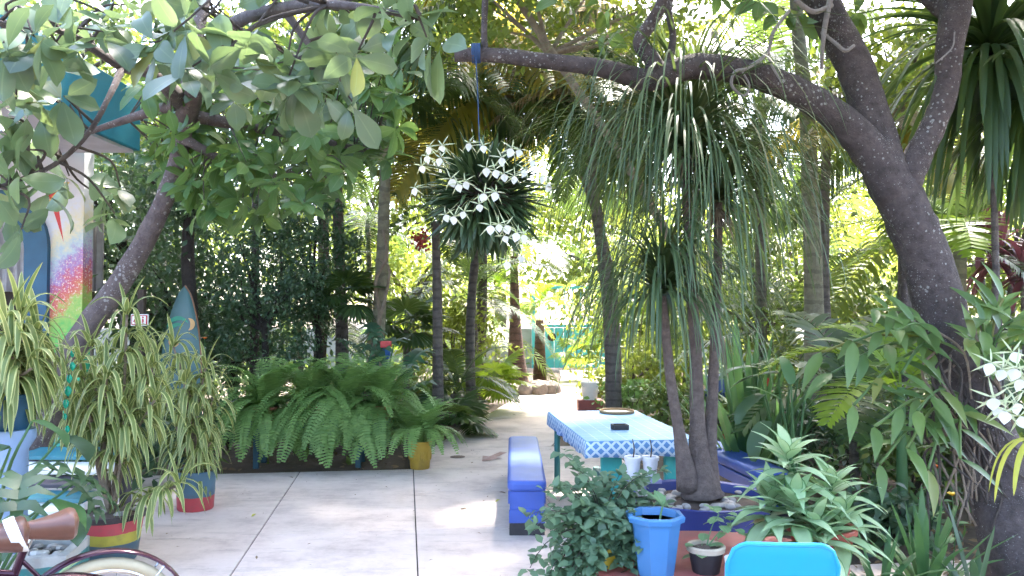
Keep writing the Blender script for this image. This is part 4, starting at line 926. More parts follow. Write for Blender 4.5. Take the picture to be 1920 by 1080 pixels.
# ------------------------------------------------------------------ the leaning broad-leaved tree on the left
bt = thing('almond_tree', 'leaning tree with big oval grey-green leaves overhanging the patio', 'tree', (P(30, 975, 6.4).x, 6.4, 0))
TRK = [(20, 990, 6.4, 64), (105, 720, 6.45, 50), (165, 612, 6.5, 45), (222, 535, 6.5, 42), (272, 450, 6.4, 38), (310, 370, 6.3, 34), (336, 290, 6.2, 31), (350, 215, 6.0, 30), (352, 165, 5.8, 24)]
part('trunk', mq(ptube(TRK, sides=14, k=5, lump=.025), 'trunk', m_bark2), None, bt, world=True)
BR = [[(350, 215, 6.0, 40), (385, 120, 5.2, 30), (430, 50, 4.4, 26), (530, 15, 3.6, 22), (650, 10, 3.1, 16), (790, 35, 2.9, 9)],
      [(340, 190, 5.9, 36), (290, 140, 5, 26), (230, 125, 4.3, 20), (120, 60, 3.6, 14), (0, 40, 3.2, 9)],
      [(230, 125, 4.3, 18), (310, 128, 4.1, 15), (360, 100, 3.9, 14), (470, 70, 3.7, 12), (560, 110, 3.6, 7)],
      [(230, 125, 4.3, 16), (205, 180, 3.9, 11), (165, 250, 3.8, 10), (100, 310, 3.7, 9), (0, 350, 3.5, 7)],
      [(350, 215, 6.0, 26), (450, 235, 6.3, 20), (560, 255, 6.5, 14), (700, 285, 6.7, 8)],
      [(345, 260, 6.1, 20), (420, 300, 6.2, 14), (520, 330, 6.4, 10), (610, 300, 6.6, 6)],
      [(350, 180, 5.9, 30), (370, 60, 6.2, 26), (420, -120, 6.6, 20), (520, -300, 7, 12)],
      [(350, 190, 5.9, 24), (250, 220, 6.6, 16), (160, 250, 7, 10)],
      [(385, 120, 5.2, 26), (300, -40, 4.6, 20), (200, -200, 4.2, 14), (120, -420, 4, 8)],
      [(530, 15, 3.6, 18), (600, 110, 3.5, 10), (640, 150, 3.5, 6)]]
bpts = []
for b in BR:
    part('branch', mq(ptube(b, sides=9, k=5, lump=.02), 'branch', m_bark2), None, bt, world=True)
    for q in smooth_path([P(x, y, d) for x, y, d, w in b], 8): bpts.append(q)
bpts = np.array(bpts)
mlv = [mq(blade(L_, L_ * wr, 6, pf, dr, fo, .05, wave=wv, stalk=.02), 'leaf', L_mag) for L_, wr, pf, dr, fo, wv in ((.19, .56, 'obovate', .5, .16, .02), (.17, .60, 'obovate', .8, .22, .03), (.21, .5, 'obovate', .3, .1, .03), (.16, .55, 'ovate', .6, .2, .02), (.18, .52, 'obovate', 1.0, .25, .04))]
near = []
for _ in range(400):
    if len(near) >= 40: break
    px, py, D = U(-60, 830), U(-60, 190), U(2.9, 4.0)
    lim = 160 if px < 260 else 175 if px < 600 else 120
    if py > lim or (110 < px < 420 and py > 130): continue
    near.append((px, py, D))
near += [(190, 370, 3.9), (215, 400, 3.8), (40, 430, 3.5), (20, 400, 3.6), (60, 245, 3.7), (20, 300, 3.6), (225, 350, 4.0), (330, 60, 3.3), (280, 80, 3.4), (420, 110, 3.3), (380, 40, 3.1), (470, 60, 3.0), (540, 100, 3.2), (100, 100, 3.2), (60, 60, 3.0), (200, 60, 3.3), (800, 70, 2.9), (760, 40, 2.95), (730, 10, 2.9), (600, 170, 3.5), (660, 190, 3.6), (500, 150, 3.7), (50, 280, 3.5), (90, 340, 3.7), (15, 340, 3.4), (130, 330, 3.8), (30, 190, 3.3), (80, 190, 3.6), (30, 160, 3.4), (10, 220, 3.5), (120, 180, 3.6)]
def whorl(c, n, s0, s1):
    """directions, positions, scales for the leaves at one shoot tip"""
    ax = np.array([U(-.6, .6), U(-.6, .3), U(-.2, 1)]); ax /= np.linalg.norm(ax); out = []
    x = np.cross(ax, [0.3, .9, .1]); x /= np.linalg.norm(x); y = np.cross(ax, x)
    for k in range(n):
        a = k * 2.4 + U(-.4, .4); el = U(-.5, .75); r = x * math.cos(a) + y * math.sin(a)
        d = r * math.cos(el) + ax * math.sin(el) + np.array([0, 0, -.22]); out.append((c - ax * U(0, .07), d, ax + U(-.5, .5, 3) * .8, U(s0, s1)))
    return out
tw = []; ws_ = []
def twig_to(c, r=.0045):
    i = np.argmin(np.linalg.norm(bpts - c, axis=1)); a = bpts[i]; m = (a + c) / 2 + U(-.06, .06, 3) + [0, 0, .05]
    tw.append(tube([a, m, c], [r * 1.8, r * 1.3, r * .8], 5, 4))
for q in near:
    c = np.array(P(*q)); twig_to(c); ws_ += whorl(c, random.choice((5, 6, 7)), .75, 1.12)
keep = ws_[:300] if len(ws_) <= 300 else ws_
nobj = 0; extra = []
idx = sorted(range(len(ws_)), key=lambda i: np.linalg.norm(ws_[i][0] - np.array([0, 0, EYE])) / ws_[i][3])
for r_, i in enumerate(idx):
    p, d, up, s = ws_[i]
    if r_ < 298: part('leaf', mlv[i % 5], None, bt, world=True, M=M4(frames([d], np.array([up]))[0], p, s))
    else: extra.append(ws_[i])
def bulk(T, ws, name, m, par):
    p = np.array([w[0] for w in ws]); d = np.array([w[1] for w in ws]); u = np.array([w[2] for w in ws]); s = np.array([w[3] for w in ws])
    return part(name, mq(inst(T, frames(d, u), p, s), name, m), None, par, world=True, kind='stuff')
tl_ = Vector(tb_.location); bulk(blade(.065, .042, 3, 'ovate', .5, .25), [(w[0] + np.array(tl_), w[1], w[2], w[3]) for w in BULK_BUSH[0]], 'inner_leaves', L_bush, tb_)
if extra: bulk(blade(.18, .10, 4, 'obovate', .6, .2), extra, 'outer_foliage', L_mag, bt)
mid = []
for _ in range(900):
    if len(mid) >= 118: break
    px, py, D = U(150, 760), U(60, 415), U(5.6, 7.3)
    if py > 290 + 110 * math.sin((px - 150) / 610 * PI) * (.6 if px < 320 else 1) : continue
    if px < 255 and py < 300: continue
    mid.append((px, py, D))
mw = []
for q in mid:
    c = np.array(P(*q)); twig_to(c, .004); mw += whorl(c, 9, .9, 1.4)
bulk(blade(.185, .075, 5, 'obovate', .7, .2), mw, 'inner_foliage', L_mag2, bt)
up_ = []
for _ in range(60):
    y = U(5.0, 8.5); c = np.array([U(-5.5, -.3), y, 1.95 + .43 * y + U(0, 1.1)]); up_ += whorl(c, 9, .9, 1.3)  # unseen foliage above the view, added for its shade
    if _ % 2 == 0: twig_to(c, .006)
bulk(blade(.2, .10, 3, 'obovate', .6, .2), up_, 'upper_foliage', L_mag2, bt)
part('twigs', mq(join(tw), 'twigs', m_twig), None, bt, world=True, kind='stuff')

# ------------------------------------------------------------------ the big forked tree on the right
TBASE = P(1925, 1100, 4.9)
rt = thing('forked_tree', 'large lichen-spotted forked tree with a long horizontal bough over the path', 'tree', (TBASE.x, TBASE.y, 0))
part('trunk', mq(ptube([(1945, 1130, 4.85, 157), (1900, 1000, 4.95, 122), (1865, 880, 5.05, 111), (1825, 760, 5.1, 100), (1775, 620, 5.2, 92), (1738, 490, 5.2, 87), (1700, 400, 5.2, 86), (1665, 325, 5.2, 76), (1640, 270, 5.2, 58)], sides=18, k=6, lump=.02), 'trunk', m_bark), None, rt, world=True)
RB = [[(1680, 365, 5.2, 82), (1630, 280, 5.18, 69), (1560, 212, 5.15, 58), (1480, 165, 5.12, 53), (1400, 137, 5.1, 50), (1310, 124, 5.06, 47), (1250, 138, 5.03, 47), (1212, 150, 5.0, 42), (1130, 128, 4.95, 34), (1020, 114, 4.92, 30), (930, 104, 4.9, 28), (852, 103, 4.88, 26)],
      [(1660, 320, 5.22, 77), (1635, 225, 5.28, 69), (1600, 120, 5.34, 66), (1548, 20, 5.4, 64), (1512, -70, 5.46, 61), (1440, -300, 5.8, 46), (1380, -600, 6.3, 28)],
      [(1690, 365, 5.2, 61), (1715, 305, 5.18, 53), (1750, 235, 5.17, 46), (1774, 170, 5.16, 44), (1780, 90, 5.16, 50), (1795, -10, 5.18, 55), (1800, -200, 5.4, 46), (1760, -480, 6.0, 28)],
      [(1232, 142, 5.02, 41), (1222, 112, 5.0, 33), (1200, 78, 4.98, 28), (1222, 40, 4.97, 24), (1244, -10, 4.96, 22), (1260, -160, 5.2, 16), (1200, -400, 5.8, 9)],
      [(1250, 130, 5.03, 19), (1262, 70, 5.05, 13), (1256, 0, 5.1, 13), (1300, -150, 5.4, 8)],
      [(909, 98, 4.9, 13), (908, 50, 4.9, 12), (912, -30, 4.92, 12), (930, -200, 5.2, 8)],
      [(1212, 150, 5.0, 28), (1211, 166, 4.97, 16)],
      [(1790, 40, 5.17, 31), (1740, 0, 5.3, 24), (1690, -40, 5.4, 16)],
      [(1440, -300, 5.8, 36), (1100, -480, 6.5, 28), (700, -700, 7.4, 14)], [(1400, -480, 6.1, 31), (1500, -700, 8.5, 22), (1300, -620, 11, 13)], [(1790, -300, 5.6, 33), (2100, -520, 7, 22), (2300, -560, 9, 11)]]
rpts = []
for b in RB:
    part('branch', mq(ptube(b, sides=13, k=5, lump=.025), 'branch', m_bark), None, rt, world=True)
    rpts += list(smooth_path([P(x, y, d) for x, y, d, w in b], 6))
# sawn pale stubs
for px, py, D, w in ((851, 103, 4.878, 24), (1211, 168, 4.967, 14)):
    pass
cr = []
for _ in range(800):
    y = U(2.6, 12.0); c = np.array([U(-4.5 if y > 7 else -1.2, 7), y, 2.1 + .415 * y + U(0, 1.9)]); cr += whorl(c, 12, .8, 1.4)  # crown leaves kept above the view, spread to shade the patio from the sun
for _ in range(230):
    y = U(8.0, 11.8); c = np.array([U(-3.2, 1.6), y, 2.1 + .415 * y + U(0, 1.9)]); cr += whorl(c, 12, .9, 1.4)  # extra unseen clusters, added to block sun patches on the patio
bulk(blade(.28, .15, 2, 'obovate', .5, .2), cr, 'crown', L_canopy, rt)
vis = []
for q in ((1470, 10, 5.3), (1430, -10, 5.2), (1560, 0, 5.5), (1600, 20, 5.6), (1350, -20, 5.4), (1120, 0, 5.4), (1060, -15, 5.2), (1490, 30, 5.3), (1130, 60, 5.6), (1180, 50, 5.8)): vis += whorl(np.array(P(*q)), 6, .75, 1.1)
rlv = [mq(blade(.2, .11, 5, 'obovate', .5, .2, stalk=.02), 'leaf', L_canopy), mq(blade(.17, .1, 5, 'ovate', .8, .2, stalk=.02), 'leaf', L_mag2)]
for i, (p, d, up, s) in enumerate(vis): part('leaf', rlv[i % 2], None, rt, world=True, M=M4(frames([d], np.array([up]))[0], p, s))
# dead pale creepers hanging from it
cv = thing('dead_creeper', 'bleached dead creeper curling over the horizontal bough', 'vine', P(1500, 30, 5.05))
for q in ([(1480, 20, 5.05, 7), (1450, 60, 5.0, 7), (1438, 100, 4.98, 7), (1400, 128, 4.96, 7), (1378, 135, 4.95, 7), (1372, 160, 4.95, 6), (1395, 180, 4.95, 5), (1405, 160, 4.95, 4), (1392, 135, 4.95, 4)], [(1440, 90, 4.99, 5), (1446, 120, 4.97, 5), (1466, 155, 4.96, 4)],
          [(1540, 60, 5.2, 6), (1565, 80, 5.15, 7), (1585, 95, 5.13, 7), (1602, 85, 5.13, 6)], [(1790, 60, 5.05, 3), (1785, 90, 5.04, 3), (1755, 118, 5.04, 3)], [(1490, 0, 5.1, 10), (1525, 22, 5.12, 10), (1560, 10, 5.2, 9)], [(1560, -20, 5.2, 12), (1545, 60, 5.15, 10), (1540, 130, 5.2, 6)]):
    part('stem', mq(ptube(q, sides=7, k=5), 'stem', m_vine), None, cv, world=True)

# ------------------------------------------------------------------ hanging orchid ball
OC = P(908, 372, 4.88)
ob = thing('hanging_orchid', 'hanging ball of dark strap-leaved orchids covered in white spidery flowers', 'orchid', P(893, 100, 4.88))
m_rope = mat('blue_rope', (.03, .07, .17), (.025, .055, .12), 30, .8, .3); top = P(893, 100, 4.9)
for k in range(5):
    z = Vector(((k - 2) * .011, 0, 0)); T = tube([top + z + Vector((.0, .056 * math.cos(a), .056 * math.sin(a))) for a in np.linspace(0, 2 * PI, 17)], [.0065] * 17, 6, 1); part('rope_turn', mq(T, 'rope_turn', m_rope), None, ob, world=True)
part('cord', mq(tube([top - Vector((0, .05, .04)), P(896, 180, 4.86), P(900, 290, 4.87), OC], [.004] * 4, 6, 3), 'cord', m_rope), None, ob, world=True)
core = HS().lathe([(0, -.2), (.14, -.15), (.2, 0), (.15, .14), (0, .19)], 16).obj('root_mass', mat('root_mass', (.06, .04, .03), (.03, .022, .018), 20, .95, .8, .03), ob, smooth=True, M=Matrix.Translation(OC - Vector(ob.location)))
olv = [quads('leaf', *strand(0, 0, L_, .03, g, 6, prof='strap', fold=.5), L_orch) for L_, g in ((.26, .06), (.24, .14), (.22, .1), (.28, .2))]
for k in range(295):
    z = 1 - 2 * (k + .5) / 295; a = k * 2.39996; r = math.sqrt(1 - z * z); d = np.array([r * math.cos(a), r * math.sin(a), z]) + U(-.3, .3, 3); d[2] += .15 if z > 0 else 0; d /= np.linalg.norm(d)
    x = d; up = np.array([0, 0, 1.0]) + U(-.4, .4, 3); y = np.cross(up, x); y /= np.linalg.norm(y); zz = np.cross(x, y)
    part('leaf', olv[k % 4], None, ob, M=M4(np.stack([x, y, zz], 1), np.array(OC - Vector(ob.location)) + np.array([r * math.cos(a) * .18, r * math.sin(a) * .18, z * .18]), U(.75, 1.1)))
oT = strand(0, 0, .25, .03, .1, 4, prof='strap', fold=.5); dirs = rng.normal(0, 1, (520, 3)); dirs /= np.linalg.norm(dirs, axis=1, keepdims=True)
yy = np.cross(np.array([0, 0, 1.0]) + U(-.3, .3, (520, 3)), dirs); yy /= np.linalg.norm(yy, axis=1, keepdims=True)
part('inner_leaves', mq(inst(oT, np.stack([dirs, yy, np.cross(dirs, yy)], 2), np.array(OC) + dirs * .12, U(.7, 1.05, 520)), 'inner_leaves', L_orch), None, ob, world=True, kind='stuff')
tep = blade(.075, .0075, 4, 'lance', .5, .2); parts_ = []
for k in range(5):
    a = (0, 1.15, -1.15, 2.3, -2.3)[k]; R = np.array((Matrix.Rotation(a, 3, 'Y') @ Matrix.Rotation(PI / 2, 3, 'X') @ Matrix.Rotation(-.25, 3, 'X'))); parts_.append((tep[0] @ R.T, tep[1], tep[2]))
tepm = mq(join(parts_), 'tepals', m_sepal)
lipT = blade(.05, .04, 6, 'ovate', .35, -.3); R = np.array(Matrix.Rotation(-PI / 2 + .5, 3, 'X')); lipT = (lipT[0] @ R.T, lipT[1], lipT[2]); lipm = mq(lipT, 'lip', m_petal)
def flower(par, p, face, roll, s):
    """white heart-shaped lip and five thin tepals; local -Y is the way it faces"""
    f = Vector(face).normalized(); q = f.to_track_quat('-Y', 'Z') if False else (-f).to_track_quat('Y', 'Z')
    M = Matrix.Translation(Vector(p) - Vector(par.location)) @ q.to_matrix().to_4x4() @ Matrix.Rotation(roll, 4, 'Y') @ Matrix.Scale(s, 4)
    fo = part('flower', lipm, None, par, M=M); part('tepals', tepm, None, fo)
    part('column', clm, None, fo)
clm = mq(tube([(0, .02, 0), (0, -.005, .0)], [.004, .003], 6, 1), 'column', m_sepal)
FPX = [(805, 275), (830, 272), (800, 292), (826, 296), (880, 268), (905, 272), (960, 278), (975, 280), (845, 335), (858, 345), (872, 340), (912, 314), (928, 318), (945, 325), (965, 330), (985, 318), (1018, 330), (1030, 345), (835, 402), (852, 405), (870, 396), (898, 382), (908, 362), (930, 360), (920, 422), (935, 420), (948, 422), (945, 442), (970, 436), (980, 440), (952, 490), (978, 478), (777, 352), (790, 310), (1000, 300), (940, 295)]
for px, py in FPX:
    dx, dy = px - 908, 372 - py; rr = math.hypot(dx, dy) / 125; D = 4.88 - .45 * math.sqrt(max(.02, 1 - min(1, rr) ** 2)) - .06
    flower(ob, P(px, py, D), (dx / 260 + U(-.3, .3), -1, U(-.1, .4)), U(-.4, .4), U(.9, 1.2))
    part('flower_stalk', mq(tube([P(px, py, D) + Vector((0, .02, 0)), (P(px, py, D) + OC) / 2 + Vector((0, 0, .05)), OC], [.0018, .002, .002], 4, 3), 'flower_stalk', m_sepal), None, ob, world=True)

# ------------------------------------------------------------------ palms
def fset(L_, m, hang=.35, lw=.035, ll=.5, npair=40, els=(1.25, .95, .6, .25, -.15), grav=.13):
    return [mq(frond(e, L_ * U(.92, 1.08), npair, lw, ll, grav * (1.25 if e > .5 else .8), hang, 12, .2, .3, .55, .014, 3), 'frond', m) for e in els]
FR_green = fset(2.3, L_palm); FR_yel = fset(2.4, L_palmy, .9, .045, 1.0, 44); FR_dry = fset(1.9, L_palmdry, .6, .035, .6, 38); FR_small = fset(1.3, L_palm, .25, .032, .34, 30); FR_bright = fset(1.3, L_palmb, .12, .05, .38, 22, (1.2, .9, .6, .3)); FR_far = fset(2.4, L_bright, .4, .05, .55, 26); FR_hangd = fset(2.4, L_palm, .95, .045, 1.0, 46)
def palm(name, label, path, crown, sets, n, s, m, fruit=None, group='palms along the path', sides=12):
    g = P(*path[0][:3]); t = thing(name, label, 'palm tree', (g.x, g.y, 0), 0, group)
    part('trunk', mq(ptube(path, sides=sides, k=5, lump=.015), 'trunk', m), None, t, world=True)
    c = Vector(crown) - Vector(t.location)
    for k in range(n):
        fs_ = sets[k % len(sets)]; v = k * len(fs_) // n if n >= len(fs_) else k
        part('frond', fs_[min(v, len(fs_) - 1)], None, t, M=yaw(c + Vector((U(-.04, .04), U(-.04, .04), U(-.08, .08))), k * 2.4 + U(-.3, .3), s * U(.85, 1.1)))
    return t
GY = lambda D: 585 + 2550 / D
palm('coconut_palm', 'palm with yellowing curtain-like leaflets behind the hanging orchid', [(884, GY(12.8), 12.8, 20), (882, 600, 12.8, 17), (900, 420, 12.7, 16), (940, 240, 12.6, 16), (955, 180, 12.6, 18)], P(956, 170, 12.6), [FR_yel, FR_hangd, FR_yel, FR_green], 24, 1.25, m_palmbark)
palm('tall_palm', 'tall palm with smooth greenish trunk wrapped in a climbing stem', [(700, GY(10.6), 10.6, 34), (708, 640, 10.6, 26), (715, 520, 10.6, 24), (720, 400, 10.5, 22), (724, 230, 10.5, 19), (726, 185, 10.5, 20)], P(727, 170, 10.5), [FR_hangd, FR_green], 18, .85, m_palmgreen)
t = palm('fruiting_palm', 'slim grey ringed palm with a red fruit cluster', [(822, GY(11.2), 11.2, 24), (821, 690, 11.2, 20), (820, 560, 11.2, 18), (817, 440, 11.2, 15), (816, 415, 11.2, 17)], P(816, 405, 11.2), [FR_small], 12, .8, m_palmbark)
m_fruit = mat('red_fruit', (.5, .06, .04), (.35, .03, .03), 10, .35, .02, vary=.4)
fb = HS().lathe([(0, -.02), (.016, -.012), (.018, .006), (0, .02)], 8); fme = bpy.data.meshes.new('fruit'); fme.from_pydata(fb.V, [], fb.F); fme.materials.append(m_fruit)
fc = P(790, 450, 11.05)
for k in range(90): part('fruit', fme, None, t, M=Matrix.Translation(fc - Vector(t.location) + Vector(rng.normal(0, .055, 3))) @ Matrix.Scale(1.1, 4))
part('fruit_stalk', mq(tube([P(816, 425, 11.2), P(800, 432, 11.1), fc], [.012, .01, .008], 6), 'fruit_stalk', m_sepal), None, t, world=True)
palm('stout_palm', 'stout reddish palm growing from the stone ring at the path bend', [(972, GY(17.3), 17.3, 50), (969, 690, 17.3, 36), (966, 610, 17.3, 22), (964, 500, 17.3, 15), (963, 470, 17.3, 14)], P(963, 462, 17.3), [FR_green, FR_bright], 16, .85, m_palmred)
palm('leaning_palm', 'grey leaning palm behind the table with pale dry fronds', [(1152, GY(12), 12, 32), (1148, 680, 12, 28), (1140, 560, 12, 24), (1124, 430, 12, 22), (1108, 320, 12, 20), (1120, 200, 12, 20)], P(1124, 185, 12), [FR_dry, FR_hangd, FR_dry, FR_green], 20, .95, m_palmbark)
palm('twin_palm', 'tall pale palm trunk beyond the horizontal bough, thicker of a pair', [(1530, GY(9.6), 9.6, 44), (1526, 560, 9.6, 36), (1520, 380, 9.6, 32), (1512, 200, 9.6, 28), (1496, 50, 9.6, 24), (1472, -320, 9.6, 22)], P(1470, -330, 9.6), [FR_green, FR_far], 12, .9, m_palmgreen)
palm('twin_palm', 'thin dark palm trunk beside the thicker pale one beyond the bough', [(1560, GY(10.2), 10.2, 26), (1545, 560, 10.2, 22), (1546, 430, 10.2, 18), (1550, 250, 10.2, 17), (1556, 100, 10.2, 16), (1570, -335, 10.2, 14)], P(1570, -340, 10.2), [FR_green], 8, .8, m_palmbark)
palm('yellow_palm', 'palm with yellow-brown drooping fronds behind the fork of the big tree', [(1705, GY(9.8), 9.8, 34), (1700, 600, 9.8, 30), (1695, 330, 9.8, 24), (1690, 240, 9.8, 24)], P(1690, 232, 9.8), [FR_yel, FR_dry, FR_hangd], 17, .8, m_palmbark)
palm('far_palm', 'pale sunlit palm high above the middle of the bough', [(1290, GY(18), 18, 22), (1300, 400, 18, 16), (1340, 60, 18, 14)], P(1345, 40, 18), [FR_far], 14, 1.15, m_palmbark)
palm('far_palm', 'sunlit palm against the sky left of the fork, farther away', [(1440, GY(21), 21, 20), (1430, 300, 21, 15), (1425, 40, 21, 13)], P(1425, 20, 21), [FR_far], 14, 1.1, m_palmbark)
palm('path_palm', 'dark green palm on the left edge of the path below the orchid', [(890, GY(15), 15, 26), (888, 650, 15, 18), (884, 560, 15, 15)], P(884, 555, 15), [FR_small, FR_green], 14, .95, m_palmbark)
palm('path_palm', 'feathery palm close behind the ferns with low hanging fronds', [(850, GY(12), 12, 30), (858, 740, 12, 26)], P(860, 730, 12), [FR_small], 12, .85, m_palmbark)
palm('hedge_palm', 'shaded palm left of the greenish trunk over the dark shrub', [(640, GY(11.8), 11.8, 28), (640, 600, 11.8, 22), (630, 300, 11.8, 20)], P(630, 290, 11.8), [FR_hangd, FR_green], 14, .7, m_palmbark)
palm('gate_palm', 'yellow-green palm just left of the turquoise gate', [(1012, GY(20), 20, 26), (1012, 600, 20, 15)], P(1012, 575, 20), [FR_bright], 10, .8, m_palmred)
palm('curtain_palm', 'palm with long dark curtains of leaflets right of the orchid ball', [(1158, GY(14), 14, 22), (1142, 500, 14, 16), (1062, 230, 14, 14)], P(1060, 215, 14), [FR_hangd, FR_hangd, FR_yel], 20, 1.15, m_palmbark)
palm('curtain_palm', 'palm with hanging leaflets showing through the ponytail palm', [(1430, GY(13), 13, 24), (1425, 450, 13, 18), (1420, 230, 13, 17)], P(1420, 215, 13), [FR_hangd, FR_hangd, FR_green], 20, 1.15, m_palmbark)
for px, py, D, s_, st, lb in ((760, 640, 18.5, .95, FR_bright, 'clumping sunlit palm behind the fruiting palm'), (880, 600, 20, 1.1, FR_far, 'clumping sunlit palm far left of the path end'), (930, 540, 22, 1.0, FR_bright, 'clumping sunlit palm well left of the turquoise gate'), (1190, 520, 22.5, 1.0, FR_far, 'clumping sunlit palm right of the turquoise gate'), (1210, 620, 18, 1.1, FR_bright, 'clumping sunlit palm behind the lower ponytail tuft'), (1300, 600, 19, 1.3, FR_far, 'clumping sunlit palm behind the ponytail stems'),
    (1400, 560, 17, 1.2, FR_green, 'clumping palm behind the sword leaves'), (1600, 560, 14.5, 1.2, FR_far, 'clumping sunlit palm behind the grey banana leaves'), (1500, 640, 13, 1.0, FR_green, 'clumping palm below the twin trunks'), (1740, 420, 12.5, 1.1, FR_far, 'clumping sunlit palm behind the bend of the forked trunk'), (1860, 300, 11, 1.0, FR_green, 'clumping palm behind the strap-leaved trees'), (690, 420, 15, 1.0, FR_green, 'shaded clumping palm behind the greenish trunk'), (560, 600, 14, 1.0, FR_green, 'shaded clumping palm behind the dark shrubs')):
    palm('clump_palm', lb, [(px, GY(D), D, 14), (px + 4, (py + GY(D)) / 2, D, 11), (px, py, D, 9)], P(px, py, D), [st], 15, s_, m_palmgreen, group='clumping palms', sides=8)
t = thing('climbing_stem', 'bare climbing stem twisting up the greenish palm trunk', 'vine', (P(690, 840, 10.3).x, 10.3, 0))
for q in ([(680, GY(10.4), 10.4, 9), (690, 700, 10.4, 8), (712, 600, 10.4, 8), (704, 530, 10.42, 7), (725, 480, 10.38, 6), (718, 430, 10.4, 4)], [(700, 640, 10.4, 6), (722, 560, 10.36, 6), (730, 505, 10.38, 5), (712, 485, 10.38, 4)]): part('stem', mq(ptube(q, sides=7, k=5), 'stem', m_barktan), None, t, world=True)

# stone ring round the stout palm, curved trunk beside it
m_rock = mat('rock', (.26, .22, .19), (.16, .13, .115), 4, .9, .6, .05, vary=.4)
rr = thing('stone_ring', 'low ring of rough stones at the bend of the path', 'stone edging', (P(990, 735, 17).x, 17.0, 0))
for k in range(11):
    a = 2 * PI * k / 11; T = HS().lathe([(0, -.02), (.17, 0), (.19, .1), (.14, .2), (0, .23)], 9); T.V = [(x * U(.85, 1.15), y * U(.85, 1.15), z * U(.85, 1.1)) for x, y, z in T.V]
    T.obj('stone', m_rock, rr, M=Matrix.Translation((.52 * math.cos(a), .42 * math.sin(a), 0)) @ Matrix.Rotation(U(0, 6), 4, 'Z'), smooth=True)
HS().lathe([(.5, .1), (0, .16)], 16).obj('soil', m_soil, rr)

# ------------------------------------------------------------------ broad-leaved trees of the background
TL = {}
def tree(name, label, cx, cy, zc, rx, ry, rz, ncl, per, ls, m, trunk_r=.1, mt=None, group='background trees', spread=.32, trunk=None, aspect=.5):
    t = thing(name, label, 'tree', (cx, cy, 0), 0, group)
    cl = []
    while len(cl) < ncl:
        q = U(-1, 1, 3)
        if np.dot(q, q) <= 1 and (np.dot(q, q) > .15): cl.append(np.array([cx + q[0] * rx, cy + q[1] * ry, zc + q[2] * rz]))
    cl = np.array(cl); sg = spread * min(rx, rz) ; N0 = ncl * per
    p = np.repeat(cl, per, 0) + rng.normal(0, 1, (N0, 3)) * sg * np.array([1, 1, .7])
    d = rng.normal(0, 1, (N0, 3)) + [0, 0, -.5]; u = rng.normal(0, .8, (N0, 3)) + [0, -.2, 1.0]
    T = blade(ls, ls * aspect, 2, 'ovate', .5, .25)
    part('crown', mq(inst(T, frames(d, u), p, U(.7, 1.3, N0)), 'crown', m), None, t, world=True, kind='stuff')
    mt = mt or m_bark
    base = trunk or [(cx, cy, -.05), (cx + U(-.1, .1), cy, zc * .4), (cx, cy, zc - rz * .3)]
    part('trunk', mq(tube(base, np.linspace(trunk_r, trunk_r * .6, len(base)), 10, 5, .02), 'trunk', mt), None, t, world=True)
    b0 = np.array(base[-1] if trunk is None or len(trunk) < 6 else base[-3])
    for k in range(min(9, ncl)):
        c = cl[k]; part('limb', mq(tube([b0 - [0, 0, .1 * rz], (b0 + c) / 2 + U(-.1, .1, 3), c], [trunk_r * .5, trunk_r * .3, trunk_r * .1], 6, 4), 'limb', mt), None, t, world=True)
    return t
def ptree(name, label, px, py, D, rx, rz, *a, **k):
    c = P(px, py, D); return tree(name, label, c.x, c.y, c.z, rx, rx * .8, rz, *a, **k)
lean = [P(1420, GY(8.9), 8.9), P(1350, 640, 8.6), P(1230, 400, 8.3), P(1150, 270, 8.1), P(1080, 165, 8.0), P(1030, 90, 7.9), P(965, -10, 7.9), P(930, -70, 7.9)]
tree('leaning_tree', 'slender tan tree leaning left under the bough with bright small leaves', P(1080, 10, 8.6).x, 8.6, P(1080, 20, 8.6).z, 1.5, 1.0, .62, 26, 95, .11, L_bright, .055, m_barktan, trunk=[tuple(q) for q in lean], aspect=.55)
ptree('bright_tree', 'bright yellow-green tree between the two upright boughs', 1690, 140, 9.2, .95, .8, 24, 85, .13, L_bright, .05)
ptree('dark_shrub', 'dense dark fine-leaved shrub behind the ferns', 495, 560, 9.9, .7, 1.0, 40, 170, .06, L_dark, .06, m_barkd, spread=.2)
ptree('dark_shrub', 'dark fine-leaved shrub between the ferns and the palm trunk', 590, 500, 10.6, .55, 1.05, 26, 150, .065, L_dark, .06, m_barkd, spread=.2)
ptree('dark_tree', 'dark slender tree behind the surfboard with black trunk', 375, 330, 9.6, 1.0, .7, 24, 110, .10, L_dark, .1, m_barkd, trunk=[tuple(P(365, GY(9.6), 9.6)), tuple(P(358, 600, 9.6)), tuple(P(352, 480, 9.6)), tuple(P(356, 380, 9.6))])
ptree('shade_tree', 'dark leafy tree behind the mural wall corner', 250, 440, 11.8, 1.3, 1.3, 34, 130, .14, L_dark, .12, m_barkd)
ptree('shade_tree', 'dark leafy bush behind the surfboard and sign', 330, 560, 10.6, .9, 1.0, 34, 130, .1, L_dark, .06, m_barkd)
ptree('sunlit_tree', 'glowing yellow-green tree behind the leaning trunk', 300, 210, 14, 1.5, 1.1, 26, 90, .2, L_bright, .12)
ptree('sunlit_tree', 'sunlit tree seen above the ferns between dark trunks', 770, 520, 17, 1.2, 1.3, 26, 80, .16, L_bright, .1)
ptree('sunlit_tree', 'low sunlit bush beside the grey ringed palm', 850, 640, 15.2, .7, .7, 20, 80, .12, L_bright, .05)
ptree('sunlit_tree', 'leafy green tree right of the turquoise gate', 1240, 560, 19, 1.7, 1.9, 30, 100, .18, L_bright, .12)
ptree('sunlit_tree', 'sunlit bush under the drooping ponytail leaves', 1190, 690, 15.5, .95, .6, 22, 80, .12, L_bright, .05)
